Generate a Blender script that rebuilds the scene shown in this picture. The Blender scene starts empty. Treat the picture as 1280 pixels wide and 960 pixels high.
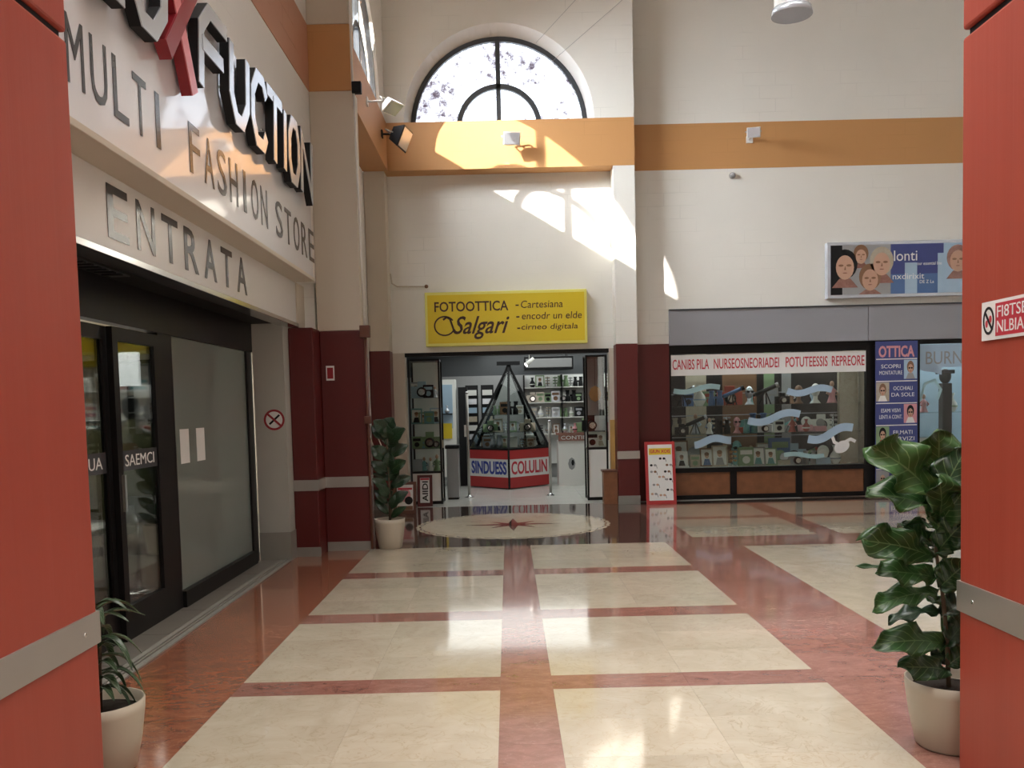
import bpy, bmesh, math, random
from mathutils import Vector, Matrix
S = bpy.context.scene
C = S.collection
random.seed(7)
PI = math.pi
R = math.radians

# ------------------------------------------------------------------ camera
FPX = 1120.0
PITCH = -R(3.4)
ROLL = R(1.4)
EYE = 1.55
fwd = Vector((0, math.cos(PITCH), math.sin(PITCH)))
up0 = Vector((0, -math.sin(PITCH), math.cos(PITCH)))
ri0 = Vector((1, 0, 0))
ri = ri0*math.cos(ROLL) - up0*math.sin(ROLL)
up = ri0*math.sin(ROLL) + up0*math.cos(ROLL)
dy = Vector((0, 1, 0))
PPX = 635 - FPX*dy.dot(ri)/dy.dot(fwd)
PPY = 508 + FPX*dy.dot(up)/dy.dot(fwd)
cam = bpy.data.cameras.new('camera')
co = bpy.data.objects.new('camera', cam)
C.objects.link(co)
m = Matrix((ri, up, -fwd)).transposed().to_4x4()
m.translation = Vector((0, 0, EYE))
co.matrix_world = m
cam.sensor_width = 36
cam.lens = FPX/1280*36
cam.shift_x = (640-PPX)/1280
cam.shift_y = (PPY-480)/1280
cam.clip_start = 0.05
S.camera = co

def ray(x, y):
    return ri*((x-PPX)/FPX) - up*((y-PPY)/FPX) + fwd
def WY(x, y, Y):            # point of the sight line at depth Y, used only to take measures off the photograph
    v = ray(x, y); t = Y/v.y
    return Vector((v.x*t, Y, EYE+v.z*t))
def WX(x, y, X):
    v = ray(x, y); t = X/v.x
    return Vector((X, v.y*t, EYE+v.z*t))

# ------------------------------------------------------------------ world, sun, large lights, exposure
S.view_settings.view_transform = 'Standard'
S.view_settings.look = 'None'
S.view_settings.exposure = 0.0
S.view_settings.gamma = 1
S.view_settings.use_curve_mapping = False
w = bpy.data.worlds.new('world'); S.world = w
w.use_nodes = True
bg = w.node_tree.nodes['Background']
bg.inputs[0].default_value = (0.86, 0.93, 1.0, 1)
bg.inputs[1].default_value = 3.2

sl = bpy.data.lights.new('sun', 'SUN'); sl.energy = 240; sl.angle = R(0.6); sl.color = (1, 0.93, 0.82)
so = bpy.data.objects.new('sun', sl); C.objects.link(so)
so.rotation_euler = Vector((-1, -0.79, 0.61)).to_track_quat('Z', 'Y').to_euler()

def area(name, loc, d, sx, sy, e, col=(1, 1, 1), spread=180):
    l = bpy.data.lights.new(name, 'AREA'); l.shape = 'RECTANGLE'; l.size = sx; l.size_y = sy
    l.energy = e; l.color = col; l.spread = R(spread)
    o = bpy.data.objects.new(name, l); C.objects.link(o)
    o.location = loc
    o.rotation_euler = (-Vector(d)).to_track_quat('Z', 'Y').to_euler()
    return o
area('hall_top_fill', (2.2, 3.0, 8.45), (0, 0, -1), 6.0, 8.0, 380, (1, 0.95, 0.89), 90)  # added fill lamp under the closed ceiling, which has no skylight
area('left_high_fill', (-1.95, 6.0, 6.6), (1, 0.35, -0.75), 6.0, 1.4, 330, (0.96, 0.98, 1), 115)  # lamp added high on the left, the wall behind it has no windows
area('bay_daylight', (-1.95, 11.6, 6.4), (1, 0.15, -0.75), 2.3, 1.0, 330, (0.93, 0.97, 1), 120)
area('rear_fill', (0.5, -3.6, 2.6), (0, 1, 0.0), 6.0, 2.5, 90, (1, 0.95, 0.88))  # fill lamp added behind the camera to lift pillars and shop fronts
area('photo_shop_light', (0.2, 16.8, 2.72), (0, 0, -1), 3.2, 3.6, 70, (0.95, 1, 0.97))
area('photo_shop_back_light', (1.2, 18.6, 2.7), (0, 0.2, -1), 3.5, 0.6, 30, (0.95, 1, 0.97))
area('display_window_light', (4.1, 14.75, 2.6), (0, 0, -1), 2.9, 0.5, 22, (0.95, 1, 1))
area('side_window_light', (7.2, 14.75, 2.6), (0, 0, -1), 1.2, 0.5, 10, (0.95, 1, 1))
area('fashion_store_light', (-4.6, 8.8, 2.85), (0, 0, -1), 2.4, 7.0, 340, (1, 0.95, 0.88))

# ------------------------------------------------------------------ materials
MATS = {}
def newmat(name):
    mt = bpy.data.materials.new(name); mt.use_nodes = True
    nt = mt.node_tree
    return mt, nt, nt.nodes['Principled BSDF']
def mat(name, col, rough=0.5, metal=0.0, var=0.06, scale=6.0, bump=0.0, bscale=40.0, spec=0.5, emit=None, coat=0, tr=0):
    if name in MATS: return MATS[name]
    mt, nt, b = newmat(name)
    N = nt.nodes; L = nt.links
    b.inputs['Roughness'].default_value = rough
    b.inputs['Metallic'].default_value = metal
    b.inputs['Specular IOR Level'].default_value = spec
    b.inputs['Coat Weight'].default_value = coat
    b.inputs['Coat Roughness'].default_value = 0.05
    b.inputs['Transmission Weight'].default_value = tr
    tc = N.new('ShaderNodeTexCoord')
    no = N.new('ShaderNodeTexNoise'); no.inputs['Scale'].default_value = scale; no.inputs['Detail'].default_value = 5
    L.new(tc.outputs['Object'], no.inputs['Vector'])
    mx = N.new('ShaderNodeMix'); mx.data_type = 'RGBA'
    c = Vector(col)
    mx.inputs[6].default_value = (*[max(0, k*(1-var)) for k in c], 1)
    mx.inputs[7].default_value = (*[min(1, k*(1+var)) for k in c], 1)
    L.new(no.outputs['Fac'], mx.inputs[0])
    L.new(mx.outputs[2], b.inputs['Base Color'])
    if bump:
        n2 = N.new('ShaderNodeTexNoise'); n2.inputs['Scale'].default_value = bscale
        L.new(tc.outputs['Object'], n2.inputs['Vector'])
        bp = N.new('ShaderNodeBump'); bp.inputs['Strength'].default_value = bump; bp.inputs['Distance'].default_value = 0.01
        L.new(n2.outputs['Fac'], bp.inputs['Height']); L.new(bp.outputs[0], b.inputs['Normal'])
    if emit:
        b.inputs['Emission Color'].default_value = (*c, 1); b.inputs['Emission Strength'].default_value = emit
    MATS[name] = mt
    return mt

def brickpaint(name, col, swap, strength=0.35, rough=0.6):
    """painted brickwork: flat colour with the courses as faint relief"""
    mt, nt, b = newmat(name); N = nt.nodes; L = nt.links
    tc = N.new('ShaderNodeTexCoord'); sp = N.new('ShaderNodeSeparateXYZ'); cb = N.new('ShaderNodeCombineXYZ')
    L.new(tc.outputs['Object'], sp.inputs[0])
    L.new(sp.outputs['Y' if swap else 'X'], cb.inputs[0]); L.new(sp.outputs['Z'], cb.inputs[1])
    br = N.new('ShaderNodeTexBrick'); br.inputs['Scale'].default_value = 1.0
    br.inputs['Brick Width'].default_value = 0.5; br.inputs['Row Height'].default_value = 0.2
    br.inputs['Mortar Size'].default_value = 0.006; br.inputs['Mortar Smooth'].default_value = 0.4
    L.new(cb.outputs[0], br.inputs['Vector'])
    no = N.new('ShaderNodeTexNoise'); no.inputs['Scale'].default_value = 1.3; no.inputs['Detail'].default_value = 6
    L.new(tc.outputs['Object'], no.inputs['Vector'])
    rp = N.new('ShaderNodeValToRGB'); rp.color_ramp.elements[0].position = 0.5; rp.color_ramp.elements[1].position = 0.72
    L.new(no.outputs['Fac'], rp.inputs[0])
    ml = N.new('ShaderNodeMath'); ml.operation = 'MULTIPLY'
    L.new(br.outputs['Fac'], ml.inputs[0]); L.new(rp.outputs[0], ml.inputs[1])
    sb = N.new('ShaderNodeMath'); sb.operation = 'SUBTRACT'; sb.inputs[0].default_value = 1.0
    L.new(ml.outputs[0], sb.inputs[1])
    bp = N.new('ShaderNodeBump'); bp.inputs['Strength'].default_value = strength; bp.inputs['Distance'].default_value = 0.01
    L.new(sb.outputs[0], bp.inputs['Height']); L.new(bp.outputs[0], b.inputs['Normal'])
    mx = N.new('ShaderNodeMix'); mx.data_type = 'RGBA'
    mx.inputs[6].default_value = (*[k*0.93 for k in col], 1); mx.inputs[7].default_value = (*[min(1, k*1.04) for k in col], 1)
    L.new(no.outputs['Fac'], mx.inputs[0])
    m2 = N.new('ShaderNodeMix'); m2.data_type = 'RGBA'; m2.inputs[7].default_value = (*[k*0.86 for k in col], 1)
    L.new(ml.outputs[0], m2.inputs[0]); L.new(mx.outputs[2], m2.inputs[6])
    L.new(m2.outputs[2], b.inputs['Base Color']); b.inputs['Roughness'].default_value = rough
    return mt

def marble(name, c1, c2, c3, rough, scale=3.0, vein=0.5, sy=1.0):
    mt, nt, b = newmat(name); N = nt.nodes; L = nt.links
    tc = N.new('ShaderNodeTexCoord'); oi = N.new('ShaderNodeObjectInfo')
    mp = N.new('ShaderNodeMapping'); mp.inputs['Scale'].default_value = (1, sy, 1)
    L.new(tc.outputs['Object'], mp.inputs['Vector'])
    ad = N.new('ShaderNodeVectorMath'); ad.operation = 'ADD'
    cmb = N.new('ShaderNodeVectorMath'); cmb.operation = 'SCALE'; cmb.inputs[0].default_value = (13, 7, 3)
    L.new(oi.outputs['Random'], cmb.inputs['Scale'])
    L.new(mp.outputs[0], ad.inputs[0]); L.new(cmb.outputs[0], ad.inputs[1])
    n1 = N.new('ShaderNodeTexNoise'); n1.inputs['Scale'].default_value = scale; n1.inputs['Detail'].default_value = 9; n1.inputs['Roughness'].default_value = 0.65; n1.inputs['Distortion'].default_value = 1.2
    L.new(ad.outputs[0], n1.inputs['Vector'])
    rp = N.new('ShaderNodeValToRGB'); e = rp.color_ramp.elements
    e[0].position = 0.32; e[0].color = (*c2, 1); e[1].position = 0.68; e[1].color = (*c1, 1)
    L.new(n1.outputs['Fac'], rp.inputs[0])
    n2 = N.new('ShaderNodeTexNoise'); n2.inputs['Scale'].default_value = scale*1.7; n2.inputs['Detail'].default_value = 7; n2.inputs['Distortion'].default_value = 2.0
    L.new(ad.outputs[0], n2.inputs['Vector'])
    v = N.new('ShaderNodeMath'); v.operation = 'SUBTRACT'; v.inputs[1].default_value = 0.5; L.new(n2.outputs['Fac'], v.inputs[0])
    va = N.new('ShaderNodeMath'); va.operation = 'ABSOLUTE'; L.new(v.outputs[0], va.inputs[0])
    r2 = N.new('ShaderNodeValToRGB'); r2.color_ramp.elements[0].color = (1, 1, 1, 1); r2.color_ramp.elements[1].color = (0, 0, 0, 1); r2.color_ramp.elements[1].position = 0.02
    L.new(va.outputs[0], r2.inputs[0])
    vm = N.new('ShaderNodeMath'); vm.operation = 'MULTIPLY'; vm.inputs[1].default_value = vein; L.new(r2.outputs[0], vm.inputs[0])
    n3 = N.new('ShaderNodeTexNoise'); n3.inputs['Scale'].default_value = scale*0.6; L.new(ad.outputs[0], n3.inputs['Vector'])
    vm2 = N.new('ShaderNodeMath'); vm2.operation = 'MULTIPLY'; L.new(vm.outputs[0], vm2.inputs[0]); L.new(n3.outputs['Fac'], vm2.inputs[1])
    mx = N.new('ShaderNodeMix'); mx.data_type = 'RGBA'; mx.inputs[7].default_value = (*c3, 1)
    L.new(vm2.outputs[0], mx.inputs[0]); L.new(rp.outputs[0], mx.inputs[6])
    hs = N.new('ShaderNodeHueSaturation'); L.new(mx.outputs[2], hs.inputs['Color'])
    mr = N.new('ShaderNodeMapRange'); mr.inputs[3].default_value = 0.93; mr.inputs[4].default_value = 1.05
    L.new(oi.outputs['Random'], mr.inputs[0]); L.new(mr.outputs[0], hs.inputs['Value'])
    L.new(hs.outputs[0], b.inputs['Base Color']); b.inputs['Roughness'].default_value = rough
    b.inputs['Specular IOR Level'].default_value = 0.7
    b.inputs['Coat Weight'].default_value = 0.3; b.inputs['Coat Roughness'].default_value = 0.04
    return mt

def glassmat(name, tint=(1, 1, 1), refl=0.1, dirt=0.0, dirtcol=(0.5, 0.55, 0.6), dscale=14.0):
    mt = bpy.data.materials.new(name); mt.use_nodes = True; nt = mt.node_tree; N = nt.nodes; L = nt.links
    N.clear()
    out = N.new('ShaderNodeOutputMaterial'); tr = N.new('ShaderNodeBsdfTransparent'); gl = N.new('ShaderNodeBsdfGlossy')
    tr.inputs[0].default_value = (*tint, 1); gl.inputs['Roughness'].default_value = 0.02
    lw = N.new('ShaderNodeFresnel'); lw.inputs['IOR'].default_value = 1.5
    mu = N.new('ShaderNodeMath'); mu.operation = 'MULTIPLY_ADD'; mu.inputs[1].default_value = 0.9; mu.inputs[2].default_value = refl*0.3
    L.new(lw.outputs[0], mu.inputs[0])
    mx = N.new('ShaderNodeMixShader'); L.new(mu.outputs[0], mx.inputs[0]); L.new(tr.outputs[0], mx.inputs[1]); L.new(gl.outputs[0], mx.inputs[2])
    if dirt:
        tc = N.new('ShaderNodeTexCoord'); no = N.new('ShaderNodeTexNoise'); no.inputs['Scale'].default_value = dscale; no.inputs['Detail'].default_value = 8; no.inputs['Roughness'].default_value = 0.75
        L.new(tc.outputs['Object'], no.inputs['Vector'])
        n2 = N.new('ShaderNodeTexNoise'); n2.inputs['Scale'].default_value = 1.6; L.new(tc.outputs['Object'], n2.inputs['Vector'])
        ad = N.new('ShaderNodeMath'); ad.operation = 'MULTIPLY_ADD'; ad.inputs[1].default_value = 0.6
        L.new(n2.outputs['Fac'], ad.inputs[0]); L.new(no.outputs['Fac'], ad.inputs[2])
        rp = N.new('ShaderNodeValToRGB'); rp.color_ramp.elements[0].position = 0.80; rp.color_ramp.elements[1].position = 1.08
        rp.color_ramp.elements[0].color = (*tint, 1); rp.color_ramp.elements[1].color = (*dirtcol, 1)
        L.new(ad.outputs[0], rp.inputs[0]); L.new(rp.outputs[0], tr.inputs[0])
    L.new(mx.outputs[0], out.inputs[0])
    return mt

M = {}
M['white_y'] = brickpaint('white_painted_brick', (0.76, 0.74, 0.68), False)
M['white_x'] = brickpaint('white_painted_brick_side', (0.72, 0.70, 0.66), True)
M['plaster'] = mat('cream_plaster', (0.56, 0.50, 0.41), 0.6, var=0.04, scale=2, bump=0.1, bscale=15)
M['white'] = mat('white_paint', (0.75, 0.74, 0.70), 0.5, var=0.03)
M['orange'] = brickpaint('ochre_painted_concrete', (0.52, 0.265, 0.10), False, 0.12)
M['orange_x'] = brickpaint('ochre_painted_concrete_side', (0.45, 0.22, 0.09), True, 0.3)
M['terracotta'] = brickpaint('terracotta_painted_brick', (0.47, 0.22, 0.13), True, 0.9)
M['dark'] = mat('black_metal', (0.008, 0.007, 0.007), 0.4, var=0.1, spec=0.2)
M['black'] = mat('matt_black', (0.008, 0.008, 0.009), 0.6, spec=0.25)
M['grey_fascia'] = mat('grey_fascia_sheet', (0.27, 0.27, 0.29), 0.45, var=0.05, scale=1)
M['pier'] = mat('grey_white_paint', (0.42, 0.42, 0.38), 0.5, var=0.03)
M['steel'] = mat('brushed_steel', (0.42, 0.40, 0.37), 0.38, 0.75, var=0.08, scale=3)
M['chrome'] = mat('chrome', (0.65, 0.65, 0.65), 0.15, 1.0)
M['sillstone'] = mat('grey_sill_stone', (0.16, 0.145, 0.125), 0.35, var=0.15, scale=4)
M['skirt'] = mat('grey_skirting', (0.26, 0.25, 0.22), 0.4, var=0.1)
M['signwhite'] = mat('glossy_white_sign', (0.78, 0.79, 0.82), 0.3, var=0.03, scale=1, coat=1.0)
M['entratawhite'] = mat('white_sign_sheet', (0.76, 0.76, 0.74), 0.25, var=0.04, scale=1.5)
M['letterdark'] = mat('dark_grey_letter_film', (0.06, 0.06, 0.065), 0.15)
M['silver'] = mat('silver_letter_face', (0.62, 0.66, 0.72), 0.22, 0.5)
M['xred'] = mat('red_letter', (0.28, 0.012, 0.02), 0.3)
M['xpink'] = mat('pink_letter_face', (0.75, 0.22, 0.24), 0.3)
M['yellow'] = mat('yellow_sign_face', (0.68, 0.50, 0.02), 0.35, var=0.04, scale=1)
M['yellowedge'] = mat('yellow_sign_edge', (0.72, 0.66, 0.16), 0.4)
M['inkbrown'] = mat('dark_brown_ink', (0.05, 0.02, 0.01), 0.5)
M['redink'] = mat('red_ink', (0.50, 0.03, 0.05), 0.5)
M['blueink'] = mat('blue_ink', (0.04, 0.06, 0.30), 0.5)
M['kiosk_red'] = mat('red_kiosk_panel', (0.42, 0.03, 0.03), 0.4)
M['wood'] = mat('brown_wood', (0.22, 0.085, 0.035), 0.4, var=0.35, scale=9)
M['wood2'] = mat('dark_wood', (0.12, 0.04, 0.022), 0.4, var=0.3, scale=7)
M['honeywood'] = mat('honey_wood', (0.5, 0.30, 0.09), 0.4, var=0.2, scale=7)
M['navy'] = mat('navy_banner', (0.045, 0.06, 0.20), 0.45, var=0.08)
M['pot'] = mat('beige_plastic_pot', (0.47, 0.41, 0.32), 0.4, var=0.04)
M['soil'] = mat('dark_soil', (0.03, 0.02, 0.014), 0.9, bump=1, bscale=60)
M['stem'] = mat('brown_stem', (0.09, 0.06, 0.035), 0.7, bump=0.4)
M['screen'] = mat('white_paper', (0.75, 0.75, 0.73), 0.5)
M['frost'] = mat('frosted_grey_green_glass', (0.20, 0.24, 0.215), 0.16, var=0.06, scale=0.8, coat=0.4)
M['glass'] = glassmat('clear_glass', (0.93, 0.97, 0.95), 0.06)
M['archglass'] = glassmat('weathered_window_glass', (0.97, 0.98, 1.0), 0.05, 1, (0.22, 0.175, 0.20), 9.0)
M['cleanglass'] = glassmat('side_window_glass', (0.97, 0.98, 1), 0.03)
M['frame'] = mat('dark_grey_window_frame', (0.045, 0.05, 0.055), 0.4)
M['cream'] = marble('cream_marble', (0.50, 0.44, 0.345), (0.42, 0.36, 0.27), (0.30, 0.22, 0.13), 0.10, 3.0, 0.7)
M['redmarble'] = marble('red_marble', (0.33, 0.13, 0.07), (0.18, 0.06, 0.036), (0.48, 0.27, 0.16), 0.10, 5.0, 0.8, 2.0)
M['mauve'] = marble('mauve_marble', (0.33, 0.16, 0.125), (0.21, 0.09, 0.068), (0.42, 0.25, 0.2), 0.10, 5.0, 0.8, 2.0)
M['granite'] = marble('dark_granite', (0.10, 0.065, 0.05), (0.05, 0.032, 0.026), (0.25, 0.2, 0.16), 0.08, 8.0, 0.5)
M['medal'] = marble('medallion_marble', (0.68, 0.61, 0.47), (0.58, 0.50, 0.37), (0.3, 0.25, 0.17), 0.10, 4.0, 0.5)
M['joint'] = mat('dark_joint', (0.10, 0.06, 0.04), 0.7)
M['shoptile'] = mat('white_shop_tile', (0.62, 0.62, 0.58), 0.15, var=0.04)
M['shopjoint'] = mat('grey_grout', (0.25, 0.25, 0.23), 0.7)

def redpaint():
    mt, nt, b = newmat('red_board_marked_concrete'); N = nt.nodes; L = nt.links
    tc = N.new('ShaderNodeTexCoord'); mp = N.new('ShaderNodeMapping'); mp.inputs['Scale'].default_value = (9, 9, 0.35)
    L.new(tc.outputs['Object'], mp.inputs[0])
    no = N.new('ShaderNodeTexNoise'); no.inputs['Scale'].default_value = 1.0; no.inputs['Detail'].default_value = 4
    L.new(mp.outputs[0], no.inputs['Vector'])
    mx = N.new('ShaderNodeMix'); mx.data_type = 'RGBA'
    mx.inputs[6].default_value = (0.31, 0.042, 0.022, 1); mx.inputs[7].default_value = (0.375, 0.055, 0.03, 1)
    L.new(no.outputs['Fac'], mx.inputs[0]); L.new(mx.outputs[2], b.inputs['Base Color'])
    sp = N.new('ShaderNodeSeparateXYZ'); L.new(tc.outputs['Object'], sp.inputs[0])
    sm = N.new('ShaderNodeMath'); sm.operation = 'ADD'; L.new(sp.outputs[0], sm.inputs[0]); L.new(sp.outputs[1], sm.inputs[1])
    fr = N.new('ShaderNodeMath'); fr.operation = 'PINGPONG'; fr.inputs[1].default_value = 0.05; L.new(sm.outputs[0], fr.inputs[0])
    st = N.new('ShaderNodeMath'); st.operation = 'LESS_THAN'; st.inputs[1].default_value = 0.0025; L.new(fr.outputs[0], st.inputs[0])
    sub = N.new('ShaderNodeMath'); sub.operation = 'SUBTRACT'; L.new(no.outputs['Fac'], sub.inputs[0]); L.new(st.outputs[0], sub.inputs[1])
    bp = N.new('ShaderNodeBump'); bp.inputs['Strength'].default_value = 0.28; bp.inputs['Distance'].default_value = 0.01
    L.new(sub.outputs[0], bp.inputs['Height']); L.new(bp.outputs[0], b.inputs['Normal'])
    b.inputs['Roughness'].default_value = 0.5
    return mt
M['red'] = redpaint()
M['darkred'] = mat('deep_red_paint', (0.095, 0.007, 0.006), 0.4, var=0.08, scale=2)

def leafmat(name, c1, c2, vein):
    mt, nt, b = newmat(name); N = nt.nodes; L = nt.links
    uv = N.new('ShaderNodeUVMap'); sp = N.new('ShaderNodeSeparateXYZ'); L.new(uv.outputs[0], sp.inputs[0])
    # u along leaf, v across (-.5 .. .5 shifted to 0..1)
    a = N.new('ShaderNodeMath'); a.operation = 'SUBTRACT'; a.inputs[1].default_value = 0.5; L.new(sp.outputs[1], a.inputs[0])
    ab = N.new('ShaderNodeMath'); ab.operation = 'ABSOLUTE'; L.new(a.outputs[0], ab.inputs[0])
    sh = N.new('ShaderNodeMath'); sh.operation = 'MULTIPLY_ADD'; sh.inputs[1].default_value = -0.55; L.new(ab.outputs[0], sh.inputs[0]); L.new(sp.outputs[0], sh.inputs[2])
    pp = N.new('ShaderNodeMath'); pp.operation = 'PINGPONG'; pp.inputs[1].default_value = 0.065; L.new(sh.outputs[0], pp.inputs[0])
    l1 = N.new('ShaderNodeMath'); l1.operation = 'LESS_THAN'; l1.inputs[1].default_value = 0.006; L.new(pp.outputs[0], l1.inputs[0])
    l2 = N.new('ShaderNodeMath'); l2.operation = 'LESS_THAN'; l2.inputs[1].default_value = 0.016; L.new(ab.outputs[0], l2.inputs[0])
    mxx = N.new('ShaderNodeMath'); mxx.operation = 'MAXIMUM'; L.new(l1.outputs[0], mxx.inputs[0]); L.new(l2.outputs[0], mxx.inputs[1])
    sc = N.new('ShaderNodeMath'); sc.operation = 'MULTIPLY'; sc.inputs[1].default_value = 0.7; L.new(mxx.outputs[0], sc.inputs[0])
    oi = N.new('ShaderNodeObjectInfo')
    m1 = N.new('ShaderNodeMix'); m1.data_type = 'RGBA'; m1.inputs[6].default_value = (*c1, 1); m1.inputs[7].default_value = (*c2, 1)
    L.new(oi.outputs['Random'], m1.inputs[0])
    m2 = N.new('ShaderNodeMix'); m2.data_type = 'RGBA'; m2.inputs[7].default_value = (*vein, 1)
    L.new(sc.outputs[0], m2.inputs[0]); L.new(m1.outputs[2], m2.inputs[6]); L.new(m2.outputs[2], b.inputs['Base Color'])
    bp = N.new('ShaderNodeBump'); bp.inputs['Strength'].default_value = 0.5; bp.inputs['Distance'].default_value = 0.004; bp.invert = True
    L.new(mxx.outputs[0], bp.inputs['Height']); L.new(bp.outputs[0], b.inputs['Normal'])
    b.inputs['Roughness'].default_value = 0.32
    return mt
M['leaf'] = leafmat('fiddle_leaf', (0.012, 0.045, 0.012), (0.03, 0.085, 0.018), (0.14, 0.22, 0.09))
M['leaf_dark'] = leafmat('rubber_leaf', (0.006, 0.022, 0.008), (0.012, 0.036, 0.012), (0.05, 0.09, 0.04))
M['leaf_strap'] = leafmat('strap_leaf', (0.02, 0.05, 0.02), (0.05, 0.09, 0.035), (0.35, 0.38, 0.28))

def cm(name, col, rough=0.45, **k): return mat(name, col, rough, **k)
PAL = {
 'black': cm('item_black', (0.01, 0.01, 0.011), 0.35, spec=0.3), 'white': cm('item_white', (0.72, 0.72, 0.70), 0.4), 'grey': cm('item_grey', (0.28, 0.28, 0.28), 0.4),
 'silver': cm('item_silver', (0.6, 0.6, 0.6), 0.25, metal=0.8), 'red': cm('item_red', (0.42, 0.05, 0.06), 0.4), 'pink': cm('item_pink', (0.62, 0.28, 0.30), 0.5),
 'blue': cm('item_blue', (0.07, 0.14, 0.30), 0.4), 'teal': cm('item_teal', (0.12, 0.30, 0.30), 0.4), 'green': cm('item_green', (0.20, 0.30, 0.16), 0.5),
 'olive': cm('item_olive', (0.17, 0.16, 0.07), 0.7), 'brown': cm('item_brown', (0.20, 0.10, 0.05), 0.5), 'cream': cm('item_cream', (0.62, 0.56, 0.42), 0.5),
 'yellow': cm('item_yellow', (0.62, 0.48, 0.10), 0.5), 'orange': cm('item_orange', (0.50, 0.17, 0.05), 0.5), 'skin': cm('item_skin', (0.50, 0.30, 0.21), 0.5),
 'paleblue': cm('item_pale_blue', (0.35, 0.48, 0.60), 0.4), 'tealfilm': cm('teal_window_film', (0.30, 0.46, 0.48), 0.4), 'mauve': cm('item_mauve', (0.30, 0.18, 0.22), 0.5)}

# ------------------------------------------------------------------ mesh helpers
class B:
    def __init__(self): self.bm = bmesh.new(); self.mats = []
    def mi(self, m):
        if isinstance(m, str): m = M.get(m) or PAL[m]
        if m not in self.mats: self.mats.append(m)
        return self.mats.index(m)
    def faces(self, vs, fs, m, smooth=False):
        i = self.mi(m); v = [self.bm.verts.new(p) for p in vs]
        for f in fs:
            try: q = self.bm.faces.new([v[k] for k in f])
            except ValueError: continue
            q.material_index = i; q.smooth = smooth
        return v
    def box(self, x0, x1, y0, y1, z0, z1, m):
        vs = [(x, y, z) for z in (z0, z1) for y in (y0, y1) for x in (x0, x1)]
        self.faces(vs, [(0, 1, 3, 2), (4, 6, 7, 5), (0, 4, 5, 1), (2, 3, 7, 6), (0, 2, 6, 4), (1, 5, 7, 3)], m); return self
    def prism(self, pts, vec, m, cap=None, capm=None):
        vec = Vector(vec); n = len(pts); p = [Vector(q) for q in pts]
        vs = p + [q+vec for q in p]
        fs = [tuple(range(n)), tuple(range(n, 2*n))] + [(i, (i+1) % n, n+(i+1) % n, n+i) for i in range(n)]
        if capm is None: self.faces(vs, fs, m)
        else:
            self.faces(vs, [fs[0]]+fs[2:], m); self.faces([q+vec*1.0 for q in p], [tuple(range(n))], capm)
        return self
    def bar(self, a, b, w, h, m):
        """box between two points, w wide, h high"""
        a = Vector(a); b = Vector(b); d = (b-a)
        z = Vector((0, 0, 1)) if abs(d.normalized().z) < 0.95 else Vector((0, 1, 0))
        s = d.cross(z).normalized(); t = s.cross(d).normalized()
        c = [a+s*w/2+t*h/2, a-s*w/2+t*h/2, a-s*w/2-t*h/2, a+s*w/2-t*h/2]
        self.prism(c, d, m); return self
    def tube(self, pts, r, m, n=8, r2=None, smooth=True):
        pts = [Vector(p) for p in pts]; rings = []
        i = self.mi(m); k = len(pts)
        for j, p in enumerate(pts):
            d = (pts[min(j+1, k-1)]-pts[max(j-1, 0)]).normalized()
            z = Vector((0, 0, 1)) if abs(d.z) < 0.9 else Vector((1, 0, 0))
            s = d.cross(z).normalized(); t = s.cross(d)
            rr = r if r2 is None else r+(r2-r)*j/(k-1)
            rings.append([self.bm.verts.new(p+(s*math.cos(2*PI*q/n)+t*math.sin(2*PI*q/n))*rr) for q in range(n)])
        for j in range(k-1):
            for q in range(n):
                f = self.bm.faces.new((rings[j][q], rings[j][(q+1) % n], rings[j+1][(q+1) % n], rings[j+1][q])); f.material_index = i; f.smooth = smooth
        for rg in (rings[0], rings[-1]):
            f = self.bm.faces.new(rg); f.material_index = i
        return self
    def lathe(self, c, prof, m, n=24, axis='z', smooth=True, a0=0, sx=1, sy=1):
        i = self.mi(m); c = Vector(c); rings = []
        for r, h in prof:
            rg = []
            for q in range(n):
                a = a0+2*PI*q/n; u, v = math.cos(a)*max(r, 1e-4)*sx, math.sin(a)*max(r, 1e-4)*sy
                off = {'z': (u, v, h), 'y': (u, h, v), 'x': (h, u, v)}[axis]
                rg.append(self.bm.verts.new(c+Vector(off)))
            rings.append(rg)
        for j in range(len(rings)-1):
            for q in range(n):
                f = self.bm.faces.new((rings[j][q], rings[j][(q+1) % n], rings[j+1][(q+1) % n], rings[j+1][q])); f.material_index = i; f.smooth = smooth
        for rg in (rings[0], rings[-1]):
            f = self.bm.faces.new(rg); f.material_index = i
        return self
    def ball(self, c, rx, ry, rz, m, n=12, k=8):
        prof = [(math.sin(PI*j/k), -math.cos(PI*j/k)) for j in range(k+1)]
        i = self.mi(m); c = Vector(c); rings = []
        for r, h in prof:
            rings.append([self.bm.verts.new(c+Vector((math.cos(2*PI*q/n)*max(r, .001)*rx, math.sin(2*PI*q/n)*max(r, .001)*ry, h*rz))) for q in range(n)])
        for j in range(k):
            for q in range(n):
                f = self.bm.faces.new((rings[j][q], rings[j][(q+1) % n], rings[j+1][(q+1) % n], rings[j+1][q])); f.material_index = i; f.smooth = True
        return self
    def build(self, name, parent=None, bevel=0, sub=0):
        bmesh.ops.recalc_face_normals(self.bm, faces=self.bm.faces)
        me = bpy.data.meshes.new(name); self.bm.to_mesh(me); self.bm.free()
        for m in self.mats: me.materials.append(m)
        o = bpy.data.objects.new(name, me); C.objects.link(o)
        if bevel:
            md = o.modifiers.new('bevel', 'BEVEL'); md.width = bevel; md.segments = 2; md.limit_method = 'ANGLE'; md.angle_limit = R(50)
        attach(o, parent)
        return o
WLOC = {}
def wloc(o):
    v = Vector(o.location)
    if o.parent: v = v + (o.matrix_parent_inverse.translation) + wloc(o.parent)
    return v
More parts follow.
